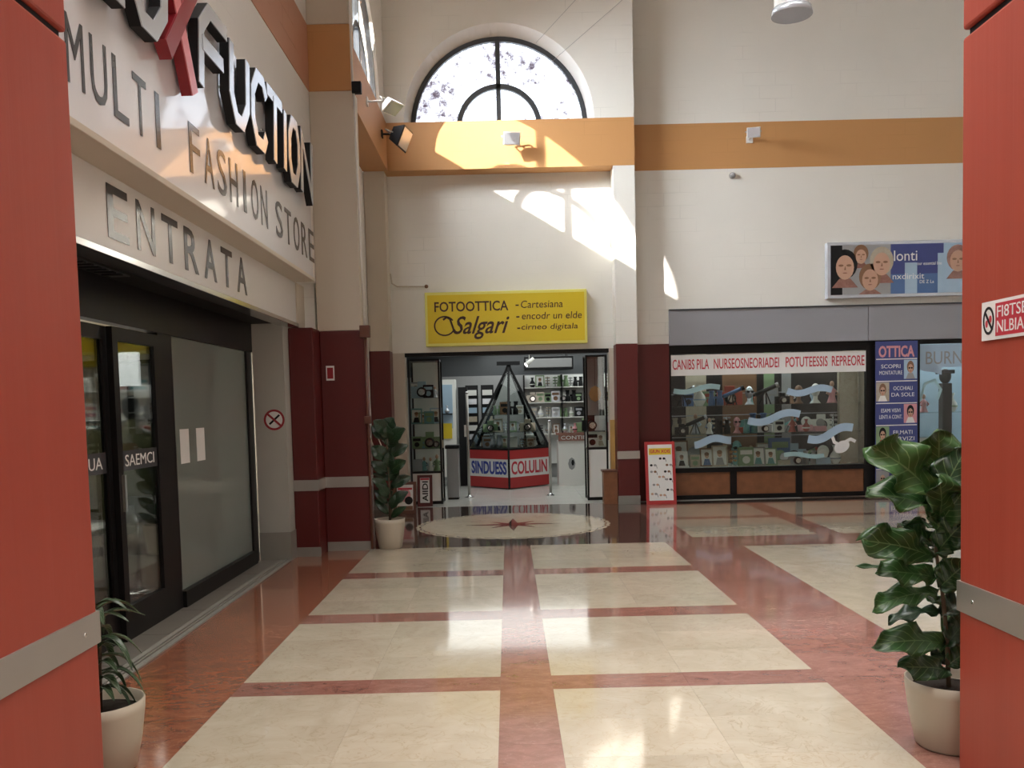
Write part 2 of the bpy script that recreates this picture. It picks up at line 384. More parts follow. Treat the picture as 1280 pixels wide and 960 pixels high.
def attach(o, parent):
    if parent is not None:
        o.parent = parent
        o.matrix_parent_inverse = Matrix.Translation(-wloc(parent))
def tag(o, label=None, cat=None, group=None, kind=None):
    if label: o['label'] = label
    if cat: o['category'] = cat
    if group: o['group'] = group
    if kind: o['kind'] = kind
    return o
def thing(name, loc, label, cat, group=None):
    o = bpy.data.objects.new(name, None); C.objects.link(o); o.location = loc; o.empty_display_size = 0.1
    return tag(o, label, cat, group)
def struct(o): o['kind'] = 'structure'; return o
class Fr:
    """a flat frame: origin, u, v, normal"""
    def __init__(s, O, U, V, N): s.O, s.U, s.V, s.N = map(Vector, (O, U, V, N))
    def p(s, u, v, d=0): return s.O+s.U*u+s.V*v+s.N*d
def FY(x, y, z): return Fr((x, y, z), (1, 0, 0), (0, 0, 1), (0, -1, 0))
def FXp(x, y, z): return Fr((x, y, z), (0, 1, 0), (0, 0, 1), (1, 0, 0))
def FXm(x, y, z): return Fr((x, y, z), (0, -1, 0), (0, 0, 1), (-1, 0, 0))
def rect(b, f, u0, v0, u1, v1, m, d0=0, d1=0.002):
    b.prism([f.p(u0, v0, d0), f.p(u1, v0, d0), f.p(u1, v1, d0), f.p(u0, v1, d0)], f.N*(d1-d0), m)
def ell(b, f, u, v, ru, rv, m, d0=0, d1=0.002, n=20, a0=0, a1=2*PI, rot=0):
    pts = []
    for k in range(n):
        a = a0+(a1-a0)*k/(n if a1-a0 > 6.2 else n-1)
        x, y = ru*math.cos(a), rv*math.sin(a)
        pts.append(f.p(u+x*math.cos(rot)-y*math.sin(rot), v+x*math.sin(rot)+y*math.cos(rot), d0))
    b.prism(pts, f.N*(d1-d0), m)
def poly(b, f, pts, m, d0=0, d1=0.002): b.prism([f.p(u, v, d0) for u, v in pts], f.N*(d1-d0), m)
def ribbon(b, f, pts, wd, m, d0=0, d1=0.002):
    """mitred thick polyline in the frame"""
    n = len(pts); L_, R_ = [], []
    P = [Vector(p) for p in pts]
    for i in range(n):
        d1_ = (P[i]-P[i-1]).normalized() if i else (P[1]-P[0]).normalized()
        d2_ = (P[i+1]-P[i]).normalized() if i < n-1 else d1_
        t = (d1_+d2_).normalized(); nn = Vector((-t.y, t.x)); k = 1/max(0.5, nn.dot(Vector((-d1_.y, d1_.x))))
        L_.append(P[i]+nn*wd/2*k); R_.append(P[i]-nn*wd/2*k)
    for i in range(n-1):
        poly(b, f, [L_[i], L_[i+1], R_[i+1], R_[i]], m, d0, d1)
def text(name, s, f, u0, v0, u1, v1, m, d0=0.001, d1=0.003, parent=None, shear=0.0, bold=0.0, b=None, mside=None):
    cu = bpy.data.curves.new('t', 'FONT'); cu.body = s; cu.extrude = 0.5; cu.shear = shear; cu.offset = bold; cu.resolution_u = 3
    o = bpy.data.objects.new('t', cu); C.objects.link(o)
    bpy.context.view_layer.update()
    me = bpy.data.meshes.new_from_object(o.evaluated_get(bpy.context.evaluated_depsgraph_get()))
    bpy.data.objects.remove(o); bpy.data.curves.remove(cu)
    xs = [v.co.x for v in me.vertices]; ys = [v.co.y for v in me.vertices]
    x0, x1, y0, y1 = min(xs), max(xs), min(ys), max(ys)
    for v in me.vertices:
        a = (v.co.x-x0)/(x1-x0)*(u1-u0)+u0; c = (v.co.y-y0)/(y1-y0)*(v1-v0)+v0
        d = d0 if v.co.z < 0 else d1
        v.co = f.p(a, c, d)
    me.name = name
    me.materials.append(M.get(m) or PAL[m])
    if mside:
        me.materials.append(M.get(mside) or PAL[mside])
        for p in me.polygons: p.material_index = 0 if abs(p.normal.dot(f.N)) > 0.9 else 1
    ob = bpy.data.objects.new(name, me); C.objects.link(ob); attach(ob, parent)
    return ob

def leaf(base, tip, width, nrm, m, parent, curl=0.12, fiddle=True, fold=0.12, name='leaf'):
    base, tip, nrm = Vector(base), Vector(tip), Vector(nrm).normalized()
    d = tip-base; L = d.length; d.normalize(); s = d.cross(nrm).normalized(); nn = s.cross(d).normalized()
    nu, nv = 13, 4
    bm = bmesh.new(); uvl = bm.loops.layers.uv.new('UVMap'); g = []
    ph = random.random()*6
    for i in range(nu+1):
        t = 1-(1-i/nu)**1.5
        if fiddle: wv = (0.32+0.68*math.sin(PI/2*min(1, t/0.62)))*(1-0.16*math.exp(-((t-0.36)/0.1)**2))*math.sqrt(max(0, 1-t**6))*(0.12 if t < 0.05 else 1)
        else: wv = math.sin(PI*(t*0.94+0.04))**0.8
        wv = max(wv, 0.03)
        row = []
        for j in range(-nv, nv+1):
            v = j/nv
            p = base+d*(L*t)+s*(v*wv*width/2)+nn*(-curl*L*(t*t)*1.0+curl*L*0.6*math.sin(PI*t)+abs(v)*wv*width*fold+(0.018 if fiddle else 0.004)*width/0.1*math.sin(t*14+ph+v*2)*abs(v))
            row.append((bm.verts.new(p), t, 0.5+v/2))
        g.append(row)
    for i in range(nu):
        for j in range(2*nv):
            q = [g[i][j], g[i+1][j], g[i+1][j+1], g[i][j+1]]
            f = bm.faces.new([a[0] for a in q]); f.smooth = True
            for lp, a in zip(f.loops, q): lp[uvl].uv = (a[1], a[2])
    me = bpy.data.meshes.new(name); bm.to_mesh(me); bm.free(); me.materials.append(M[m])
    o = bpy.data.objects.new(name, me); C.objects.link(o)
    sd = o.modifiers.new('thickness', 'SOLIDIFY'); sd.thickness = 0.0015
    attach(o, parent)
    return o

# ------------------------------------------------------------------ THE SETTING
HZ = 8.6
# floor and its slabs
fb = B(); fb.box(-2.75, 9.2, -4.2, 13.97, -0.12, -0.004, 'joint'); fb.box(4.6, 9.2, 13.97, 15.3, -0.12, -0.002, 'joint')
floor = struct(fb.build('floor'))
SLABM = {}
def slab(x0, x1, y0, y1, m, name, g=0.0004):
    key = (round(x1-x0, 4), round(y1-y0, 4), m)
    if key not in SLABM:
        b = B(); b.box(g, x1-x0-g, g, y1-y0-g, -0.02, 0.0, m)
        bmesh.ops.recalc_face_normals(b.bm, faces=b.bm.faces)
        me = bpy.data.meshes.new(name); b.bm.to_mesh(me); b.bm.free(); me.materials.append(M[m]); SLABM[key] = me
    o = bpy.data.objects.new(name, SLABM[key]); C.objects.link(o); o.location = (x0, y0, 0); attach(o, floor)
def field(x0, x1, y0, y1, m, name, nx, ny):
    for i in range(nx):
        for j in range(ny):
            slab(x0+(x1-x0)*i/nx, x0+(x1-x0)*(i+1)/nx, y0+(y1-y0)*j/ny, y0+(y1-y0)*(j+1)/ny, m, name)
rows = [(-0.38, 1.42-0.38), (1.31, 3.11), (3.38, 4.82), (5.07, 6.46), (6.74, 8.17), (8.45, 9.90)]
for (a, b_) in rows:
    field(-1.56, -0.08, a, b_, 'cream', 'cream_slab', 2, 3)
    field(0.21, 1.71, a, b_, 'cream', 'cream_slab', 2, 3)
yy = -4.2
prev = -4.2
for (a, b_) in rows:
    for (x0, x1) in ((-1.56, -0.08), (0.21, 1.71)):
        field(x0, x1, prev, a, 'mauve', 'red_slab', 2, 1)
    prev = b_
field(-0.08, 0.21, -4.2, 9.90, 'mauve', 'red_slab', 1, 12)
field(-2.29, -1.56, -4.2, 9.90, 'redmarble', 'red_slab', 2, 12)
field(1.71, 2.48, -4.2, 9.50, 'mauve', 'red_slab', 2, 12)
field(2.48, 9.0, -4.2, 0.5, 'mauve', 'red_slab', 4, 3)
field(2.48, 6.6, 0.5, 9.50, 'cream', 'cream_slab', 4, 9)
field(6.6, 9.0, 0.5, 9.50, 'mauve', 'red_slab', 2, 6)
field(1.84, 9.0, 9.50, 10.22, 'mauve', 'red_slab', 8, 1)
slab(1.71, 1.84, 9.50, 9.90, 'mauve', 'red_slab')
field(1.84, 2.08, 10.22, 13.62, 'mauve', 'red_slab', 1, 4)
field(2.08, 3.53, 10.22, 11.80, 'cream', 'cream_slab', 3, 2)
field(2.08, 3.53, 12.05, 13.46, 'cream', 'cream_slab', 3, 2)
field(2.08, 3.53, 11.80, 12.05, 'mauve', 'red_slab', 3, 1)
field(3.53, 3.80, 10.22, 13.62, 'mauve', 'red_slab', 1, 4)
field(3.80, 6.6, 10.22, 11.80, 'cream', 'cream_slab', 4, 2)
field(3.80, 6.6, 12.05, 13.46, 'cream', 'cream_slab', 4, 2)
field(3.80, 6.6, 11.80, 12.05, 'mauve', 'red_slab', 4, 1)
field(6.6, 9.0, 10.22, 13.62, 'mauve', 'red_slab', 3, 4)
field(2.08, 3.53, 13.46, 13.62, 'mauve', 'red_slab', 2, 1)
field(3.80, 6.6, 13.46, 13.62, 'mauve', 'red_slab', 3, 1)
field(1.84, 9.0, 13.62, 13.97, 'granite', 'dark_slab', 8, 1)
# dark field with the scalloped compass medallion let in
field(-2.29, 1.84, 9.90, 13.97, 'granite', 'dark_slab', 6, 6)
med = thing('floor_medallion', (0.03, 11.7, 0), 'round cream marble floor medallion with compass star before the photo shop', 'floor inlay')
b = B(); pts = []
for k in range(240):
    a = 2*PI*k/240; rr = 1.24+0.035*abs(math.sin(a*20))
    pts.append((0.03+rr*math.cos(a), 11.7+rr*math.sin(a), 0.0))
b.prism(pts, (0, 0, 0.0012), 'medal'); b.build('marble_disc', med)
b = B()
for k in range(40):
    a = 2*PI*(k+0.5)/40
    pts = []
    for q in range(9):
        t = (q-4)/4; aa = a+t*0.062
        pts.append((0.03+(1.20+0.03*(1-t*t))*math.cos(aa), 11.7+(1.20+0.03*(1-t*t))*math.sin(aa), 0.0012))
    for q in range(8, -1, -1):
        t = (q-4)/4; aa = a+t*0.062
        pts.append((0.03+(1.18+0.03*(1-t*t))*math.cos(aa), 11.7+(1.18+0.03*(1-t*t))*math.sin(aa), 0.0012))
    b.prism(pts, (0, 0, 0.0008), 'granite')
b.build('scallop_line', med)
for k in range(8):
    b = B(); a = PI/4*k; L_ = 0.62 if k % 2 == 0 else 0.4; wv = 0.06
    c = Vector((0.03, 11.7, 0.0012)); d = Vector((math.cos(a), math.sin(a), 0)); s = Vector((-d.y, d.x, 0))
    b.prism([c+d*L_, c+d*0.14+s*wv, c], (0, 0, 0.001), 'granite'); b.prism([c+d*L_, c+d*0.14-s*wv, c], (0, 0, 0.001), 'mauve')
    b.build('star_point', med)
b = B(); b.lathe((0.03, 11.7, 0.0022), [(0.13, 0), (0.13, 0.001)], 'granite', 24); b.build('star_centre', med)

# wall with the arched window (far wall), beams, pilasters
def archpts(cx, z0, r, n=40): return [(cx-r*math.cos(PI*k/n), z0+r*math.sin(PI*k/n)) for k in range(n+1)]
YB = 13.76
b = B()
a1 = archpts(-0.03, 5.85, 1.43); a2 = archpts(-0.03, 5.85, 1.36)
outl = [(-2.1, 5.85)]+a1+[(2.0, 5.85), (2.0, HZ), (-2.1, HZ)]
b.prism([(x, YB, z) for x, z in outl], (0, 0.02, 0), 'white_y')
i0 = len(a1)
for k in range(len(a1)-1):   # splayed reveal
    (x0, z0), (x1, z1) = a1[k], a1[k+1]; (u0, v0), (u1, v1) = a2[k], a2[k+1]
    b.faces([(x0, YB, z0), (x1, YB, z1), (u1, YB+0.36, v1), (u0, YB+0.36, v0)], [(0, 1, 2, 3)], 'white')
outl2 = [(-2.1, 5.85)]+a2+[(2.0, 5.85), (2.0, HZ), (-2.1, HZ)]
b.prism([(x, YB+0.36, z) for x, z in outl2], (0, 0.1, 0), 'white_y')
struct(b.build('wall_far'))
b = B(); b.box(-2.1, 2.0, YB, YB+0.46, 5.14, 5.85, 'orange'); struct(b.build('trim_1'))
b = B(); b.box(-1.785, 1.67, YB+0.33, YB+0.6, 2.42, 5.14, 'white_y'); struct(b.build('wall_over_shop'))
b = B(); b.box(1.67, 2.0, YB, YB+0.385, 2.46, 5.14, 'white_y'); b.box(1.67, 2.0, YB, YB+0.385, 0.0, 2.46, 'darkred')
o = b.build('pilaster', None, 0.006)
pil = thing('pilaster', (1.83, YB, 0), 'flat pilaster right of the photo shop, deep red below and white above', 'pilaster'); o.name = 'shaft'; attach(o, pil)
b = B(); b.box(1.66, 2.01, YB-0.012, YB, 0.70, 0.82, 'steel'); b.build('steel_band', pil)
b = B(); b.box(1.665, 2.008, YB-0.012, YB, 0, 0.13, 'skirt'); b.build('skirting', pil)
pil = thing('pilaster', (-1.93, YB, 0), 'flat pilaster left of the photo shop behind the rubber plant, deep red below, cream above', 'pilaster')
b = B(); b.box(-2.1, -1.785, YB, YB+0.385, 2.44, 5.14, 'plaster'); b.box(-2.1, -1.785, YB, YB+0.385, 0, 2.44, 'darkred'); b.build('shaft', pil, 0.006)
b = B(); b.box(-2.1, -1.775, YB-0.012, YB, 0, 0.13, 'skirt'); b.build('skirting', pil)
# jambs of the shop opening
b = B(); b.box(-1.785, -1.60, 14.09, 14.36, 0, 2.42, 'plaster'); b.build('x').name = 'trim_2'; struct(bpy.data.objects['trim_2'])
b = B(); b.box(1.60, 1.67, 14.09, 14.36, 0, 2.42, 'plaster'); b.build('x').name = 'trim_3'; struct(bpy.data.objects['trim_3'])
# arched window
win = B()
def arcbar(b, f, cu, cv, r, wd, d0, d1, m, n=36):
    pts = []
    for k in range(n+1):
        a = PI*k/n; pts.append((r+wd/2, a))
    for k in range(n):
        a0, a1_ = PI*k/n, PI*(k+1)/n
        q = [(cu-(r+wd/2)*math.cos(a0), cv+(r+wd/2)*math.sin(a0)), (cu-(r+wd/2)*math.cos(a1_), cv+(r+wd/2)*math.sin(a1_)),
             (cu-(r-wd/2)*math.cos(a1_), cv+(r-wd/2)*math.sin(a1_)), (cu-(r-wd/2)*math.cos(a0), cv+(r-wd/2)*math.sin(a0))]
        poly(b, f, q, m, d0, d1)
def arch_window(name, f, gm, lab=None):
    b = B()
    arcbar(b, f, 0, 0, 1.325, 0.07, 0, 0.07, 'frame'); arcbar(b, f, 0, 0, 0.62, 0.075, 0, 0.06, 'frame')
    rect(b, f, -0.035, 0, 0.035, 1.32, 'frame', 0, 0.06); rect(b, f, -1.36, -0.03, 1.36, 0.04, 'frame', 0, 0.07)
    o = struct(b.build(name))
    for sgn in (-1, 1):
        g = B(); n = 24
        pts = [(0.035*sgn, 0.66)]+[(sgn*0.66*math.sin(PI/2*k/n), 0.66*math.cos(PI/2*k/n)) for k in range(1, n+1)]+[(sgn*1.29*math.cos(PI/2*k/n), 1.29*math.sin(PI/2*k/n)) for k in range(n+1)]
        poly(g, f, pts, gm, 0.02, 0.026); g.build('pane', o)
        g = B(); pts = [(0.035*sgn, 0.04)]+[(sgn*0.585*math.cos(PI/2*k/n), 0.04+0.545*math.sin(PI/2*k/n)) for k in range(n+1)]
        poly(g, f, pts, gm, 0.02, 0.026); g.build('pane', o)
    return o
arch_window('window_1', FY(-0.03, YB+0.40, 5.85), 'archglass')
# side wall of the bay with its own arched window
f = FXp(-1.87, 11.85, 5.85)
b = B()
ap = archpts(0, 0, 1.38)
poly(b, f, [(-1.95, 0)]+ap+[(1.96, 0), (1.96, HZ-5.85), (-1.95, HZ-5.85)], 'white_x', 0, 0.12)
struct(b.build('wall_bay_left'))
arch_window('window_2', FXp(-1.86, 11.85, 5.85), 'cleanglass')
b = B(); b.box(-2.35, -1.73, 10.101, YB-0.001, 5.14, 5.85, 'orange_x'); struct(b.build('trim_4'))
b = B(); b.box(-2.35, -2.104, 10.1, 13.9, 0, 5.14, 'white_x'); b.box(-2.35, -2.1, 9.95, 10.1, 2.45, 5.14, 'white_x'); struct(b.build('wall_bay_lower'))
# right part of the far wall
YR = 14.15
b = B(); b.box(2.0, 9.2, YR, YR+0.25, 5.85, HZ, 'white_y'); b.box(2.0, 9.2, YR, YR+0.25, 2.98, 5.15, 'white_y'); b.box(2.0, 2.57, YR, YR+0.25, 2.47, 2.98, 'white_y')
struct(b.build('wall_far_right'))
b = B(); b.box(2.0, 9.2, YR-0.004, YR+0.25, 5.15, 5.85, 'orange'); struct(b.build('trim_5'))
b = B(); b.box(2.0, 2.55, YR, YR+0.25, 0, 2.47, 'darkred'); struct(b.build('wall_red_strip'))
b = B(); b.box(2.55, 5.66, YR-0.05, YR+0.2, 2.44, 2.98, 'grey_fascia'); struct(b.build('trim_6', None, 0.004))
b = B(); b.box(5.665, 9.2, YR-0.05, YR+0.2, 2.44, 2.98, 'grey_fascia'); struct(b.build('trim_7', None, 0.004))
b = B(); b.box(2.55, 9.2, YR-0.07, YR+0.2, 2.98, 3.0, 'frame'); struct(b.build('trim_8'))
# left long wall over the shop sign
b = B(); b.box(-2.35, -2.06, -4.2, 9.95, 2.95, 4.98, 'white_x'); b.box(-2.35, -2.06, -4.2, 9.95, 5.68, HZ, 'white_x'); struct(b.build('wall_left'))
b = B(); b.box(-2.35, -2.052, -4.2, 9.95, 4.98, 5.68, 'terracotta'); struct(b.build('trim_9'))
# unseen shell
b = B(); b.box(9.0, 9.3, -4.2, 14.4, 0, HZ, 'white'); struct(b.build('wall_right'))
b = B(); b.box(-7.6, 9.3, -4.5, -4.2, 0, HZ, 'white'); struct(b.build('wall_back'))
b = B(); b.box(-2.4, 9.3, -4.5, 14.4, HZ, HZ+0.2, 'white'); struct(b.build('ceiling'))
b = B(); b.box(-2.7, -2.35, -4.2, 2.4, 0, 3.0, 'white'); struct(b.build('wall_left_near'))

# big column beside the fashion shop
col = thing('column', (-1.82, 9.95, 0), 'tall cream column with deep red foot and ochre band beside the fashion shop', 'column')
b = B(); b.box(-2.06, -1.58, 9.85, 10.1, 2.42, 4.98, 'plaster'); b.box(-2.06, -1.60, 9.85, 10.1, 5.68, HZ, 'plaster'); b.build('shaft', col, 0.01)
b = B(); b.box(-2.06, -1.60, 9.845, 10.1, 4.98, 5.68, 'orange'); b.build('ochre_band', col, 0.008)
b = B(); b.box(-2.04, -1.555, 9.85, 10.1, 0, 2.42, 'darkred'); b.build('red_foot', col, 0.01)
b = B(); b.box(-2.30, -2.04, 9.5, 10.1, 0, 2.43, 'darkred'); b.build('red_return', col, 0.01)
b = B(); b.box(-2.31, -2.03, 9.488, 9.5, 0.705, 0.82, 'steel'); b.box(-2.04, -2.028, 9.49, 9.85, 0.705, 0.82, 'steel'); b.box(-2.03, -1.54, 9.838, 9.85, 0.705, 0.82, 'steel'); b.box(-1.555, -1.543, 9.84, 10.1, 0.705, 0.82, 'steel'); b.build('steel_band', col)
b = B(); b.box(-2.31, -2.03, 9.488, 9.5, 0, 0.10, 'skirt'); b.box(-2.03, -1.545, 9.838, 9.85, 0, 0.10, 'skirt'); b.build('skirting', col)
b = B(); rect(b, FY(-1.98, 9.845, 1.88), 0, 0, 0.09, 0.16, 'screen', 0, 0.004); rect(b, FY(-1.98, 9.845, 1.88), 0.012, 0.02, 0.078, 0.14, 'xred', 0.004, 0.006)
tag(b.build('wall_notice'), 'small white and red notice on the red column', 'sign')
# white pier
b = B(); b.box(-2.62, -2.30, 9.28, 9.6, 0.30, 2.46, 'pier'); struct(b.build('wall_pier'))
b = B(); b.box(-2.62, -2.29, 9.27, 9.6, 0, 0.30, 'skirt'); struct(b.build('baseboard_pier'))
# conduit
pipe = thing('conduit', (-1.56, 9.83, 0), 'slim conduit with junction boxes on the right edge of the red column', 'pipe')
b = B(); b.tube([(-1.535, 9.81, 0.02), (-1.535, 9.81, 2.35)], 0.014, 'wood2'); b.build('red_pipe', pipe)
b = B(); b.tube([(-1.535, 9.81, 2.46), (-1.57, 9.81, 4.93)], 0.012, 'white'); b.tube([(-1.58, 9.81, 5.05), (-1.585, 9.81, HZ)], 0.012, 'white'); b.build('white_pipe', pipe)
for z, s in ((4.99, 0.05), (2.40, 0.055), (1.44, 0.035)):
    b = B(); b.box(-1.535-s, -1.535+s, 9.77, 9.845, z-s*1.2, z+s*1.2, 'wood2' if z < 3 else 'black'); b.build('junction_box', pipe, 0.006)

# ------------------------------------------------------------------ near red pillars
def near_pillar(x0, x1, y0, y1, label):
    t = thing('pillar', ((x0+x1)/2, (y0+y1)/2, 0), label, 'pillar')
    b = B(); b.box(x0, x1, y0, y1, 0, 2.955, 'red'); b.build('shaft', t, 0.012)
    b = B(); b.box(x0+0.02, x1-0.02, y0+0.02, y1-0.02, 2.955, 2.985, 'black'); b.build('joint', t)
    b = B(); b.box(x0, x1, y0, y1, 2.985, HZ, 'red'); b.build('upper_shaft', t, 0.012)
    g = 0.008
    b = B(); b.box(x0-g, x1+g, y0-g, y1+g, 0.67, 0.795, 'steel'); bd = b.build('steel_band', t, 0.002)
    for yv in (y0+0.1, y1-0.12):
        for xx in (x0-g, x1+g):
            b = B(); b.lathe((xx, yv, 0.73), [(0.008, -0.003), (0.008, 0.003)], 'chrome', 10, 'x'); b.build('screw', bd)
    return t
near_pillar(-2.35, -1.62, 2.45, 3.45, 'near red pillar with steel band beside the fashion shop sign, leftmost pillar')
near_pillar(1.83, 2.55, 2.65, 3.63, 'red board-marked pillar carrying the no smoking sign, at the right edge')
# no smoking sign on right pillar
ns = thing('no_smoking_sign', (1.82, 3.2, 1.75), 'red and white no smoking sign with lettering on the right red pillar', 'sign')
f = FXm(1.826, 3.455, 1.755)
b = B(); rect(b, f, 0, 0, 0.40, 0.145, 'screen', 0, 0.004); rect(b, f, 0.098, 0.012, 0.39, 0.133, 'redink', 0.004, 0.005)
b.build('plate', ns)
b = B()
for k in range(28):
    a0, a1_ = 2*PI*k/28, 2*PI*(k+1)/28
    poly(b, f, [(0.05+r*0.9*math.cos(a), 0.073+r*1.25*math.sin(a)) for r, a in ((0.042, a0), (0.042, a1_), (0.034, a1_), (0.034, a0))], 'black', 0.004, 0.006)
ribbon(b, f, [(0.024, 0.108), (0.077, 0.036)], 0.009, 'black', 0.004, 0.006)
ell(b, f, 0.036, 0.062, 0.008, 0.014, 'redink', 0.004, 0.005); ell(b, f, 0.062, 0.078, 0.009, 0.014, 'redink', 0.004, 0.005)
b.build('symbol', ns)
text('lettering', 'FI8TSE', f, 0.11, 0.08, 0.30, 0.122, 'screen', 0.005, 0.006, ns)
text('lettering', 'NLBIAM', f, 0.11, 0.025, 0.33, 0.068, 'screen', 0.005, 0.006, ns)

# ------------------------------------------------------------------ fashion shop (left)
# sign box with letters
sb = thing('sign_box', (-2.1, 6.0, 2.93), 'long white sign box of the fashion shop with raised angular metal letters', 'shop sign')
b = B(); b.box(-2.2, -2.0, 1.0, 9.46, 2.935, 4.25, 'signwhite'); b.build('panel', sb, 0.004)
b = B(); b.box(-2.22, -1.985, 1.0, 9.47, 2.90, 2.938, 'plaster'); b.build('lower_rail', sb, 0.004)
f = FXp(-2.0, 0, 0)
def ysign(x, y=200, X=-2.0): return WX(x, y, X).y
for wd, xa, xb in (('MULTI', 78, 208), ('FASHION', 232, 335), ('STORE', 344, 391)):
    ya, yb = ysign(xa, 90 if xa < 100 else 150 if xa < 300 else 300), ysign(xb, 180 if xb < 300 else 250)
    n = len(wd); st = (yb-ya)/n
    for k, ch in enumerate(wd):
        cw = st*(0.25 if ch == 'I' else 0.72)
        cx = ya+st*(k+0.5)
        text('letter', ch, f, cx-cw/2, 3.10, cx+cw/2, 3.42, 'letterdark', 0.001, 0.004, sb)
# big letters, strokes in a unit cell
GL = {
 'L': [[(0.1, 1), (0.1, 0.12), (0.3, 0), (0.9, 0)]],
 'U': [[(0.1, 1.0), (0.1, 0.3), (0.35, 0.0), (0.65, 0.0), (0.9, 0.3), (0.9, 1.0)]],
 'X': [[(0.1, 1.05), (0.9, -0.25)], [(0.9, 1.05), (0.1, -0.05)]],
 'F': [[(0.1, -0.05), (0.1, 0.7), (0.35, 1.0), (0.95, 1.0)], [(0.12, 0.5), (0.8, 0.5)]],
 'C': [[(0.9, 0.8), (0.7, 1.0), (0.35, 1.0), (0.1, 0.7), (0.1, 0.3), (0.35, 0.0), (0.75, 0.0), (0.9, 0.2)]],
 'T': [[(0.0, 1.0), (1.0, 1.0)], [(0.5, 1.0), (0.5, -0.05)]],
 'I': [[(0.5, 1.0), (0.5, 0.0)]],
 'O': [[(0.5, 1.0), (0.3, 1.0), (0.08, 0.7), (0.08, 0.3), (0.3, 0.0), (0.7, 0.0), (0.92, 0.3), (0.92, 0.7), (0.7, 1.0), (0.5, 1.0)]],
 'N': [[(0.08, -0.05), (0.08, 0.95), (0.92, 0.05), (0.92, 1.05)]]}
seq = []
for ch, xa, xb, yp in (('L', 120, 160, 0), ('U', 163, 209, 30), ('X', 206, 246, 55), ('F', 248, 284, 100), ('U', 287, 311, 140), ('C', 314, 334, 165), ('T', 334, 352, 190), ('I', 352, 360, 200), ('O', 361, 374, 215), ('N', 376, 390, 225)):
    ya_, yb_ = WX(xa, yp, -1.92).y, WX(xb, yp, -1.92).y
    seq.append((ch, ya_, yb_-ya_))
for ch, y0, wv in seq:
    b = B(); k = 0.125 if ch != 'X' else 0.15
    zb, zh = 3.68, 0.52
    for si, st in enumerate(GL[ch]):
        pts = [(y0+u*wv+0.06*(v-0.5), zb+v*zh) for u, v in st]
        side = 'black' if ch != 'X' else 'xred'; face = 'silver' if ch != 'X' else ('xred' if si else 'xpink')
        ribbon(b, f, pts, k*0.8, side, 0.02, 0.085+0.004*si); ribbon(b, f, pts, k*0.77, face, 0.0852+0.004*si, 0.092+0.004*si)
    b.tube([(-2.0, y0+wv*0.2, zb+zh*0.4), (-1.98, y0+wv*0.2, zb+zh*0.4)], 0.01, 'chrome', 6)
    o = b.build('raised_letter', sb)
    if ch == 'X': o['label'] = 'red and pink crossing letter'
# ENTRATA fascia
en = thing('entrance_fascia', (-2.2, 6.0, 2.45), 'white fascia reading ENTRATA over the dark shop doors', 'shop sign')
b = B(); b.box(-2.34, -2.2, 1.5, 9.49, 2.48, 2.90, 'entratawhite'); b.build('panel', en, 0.004)
b = B(); b.box(-2.34, -2.18, 1.5, 9.5, 2.435, 2.475, 'chrome'); b.build('bottom_rail', en, 0.003)
b = B(); b.box(-2.36, -2.19, 9.49, 9.84, 2.44, 2.9, 'plaster'); b.build('end_return', en)
f = FXp(-2.2, 0, 0); ya, yb = 5.02, 7.80; st = (yb-ya)/7
for k, ch in enumerate('ENTRATA'):
    text('letter', ch, f, ya+st*k+0.03, 2.545, ya+st*(k+1)-0.09, 2.845, 'letterdark', 0.001, 0.004, en, bold=0.01)
# soffit above doors and roof of store
b = B(); b.box(-2.72, -2.34, 1.5, 9.28, 2.46, 2.52, 'black'); struct(b.build('trim_10'))
b = B(); b.box(-2.56, -2.44, 4.9, 5.9, 2.452, 2.46, 'frame')
for k in range(9): b.box(-2.56, -2.44, 4.95+0.1*k, 4.99+0.1*k, 2.444, 2.452, 'black')
tag(b.build('air_grille'), 'black slotted air grille in the soffit above the fashion shop doors', 'grille')
# shop front
XS = -2.65
sf = thing('glass_storefront', (XS, 6.5, 0), 'black framed glass shop front under the ENTRATA fascia', 'shop front')
b = B(); b.box(XS-0.06, XS+0.03, 3.2, 9.28, 2.17, 2.46, 'dark'); b.build('header', sf)
b = B(); b.box(XS-0.06, XS+0.02, 9.10, 9.28, 0, 2.17, 'dark'); b.build('post', sf)
b = B(); b.box(XS-0.06, XS+0.02, 6.80, 7.08, 0, 2.17, 'dark'); b.build('post', sf)
b = B(); b.box(XS-0.03, XS+0.05, 7.08, 9.12, 0.0, 0.14, 'dark'); b.build('kickplate', sf)
b = B(); b.box(XS-0.02, XS, 7.08, 9.10, 0.14, 2.17, 'frost'); b.build('frosted_panel', sf)['label'] = 'frosted grey-green glass panel'
for y0, y1 in ((7.22, 7.42), (7.60, 7.80)):
    tag((lambda b: (rect(b, FXp(XS, y0, 1.15), 0, 0, y1-y0, 0.28, 'screen', 0.001, 0.003), b.build('paper_notice'))[1])(B()),
        'pale paper notice taped to the frosted panel, nearer the %s' % ('doors' if y0 < 7.5 else 'corner'), 'notice')
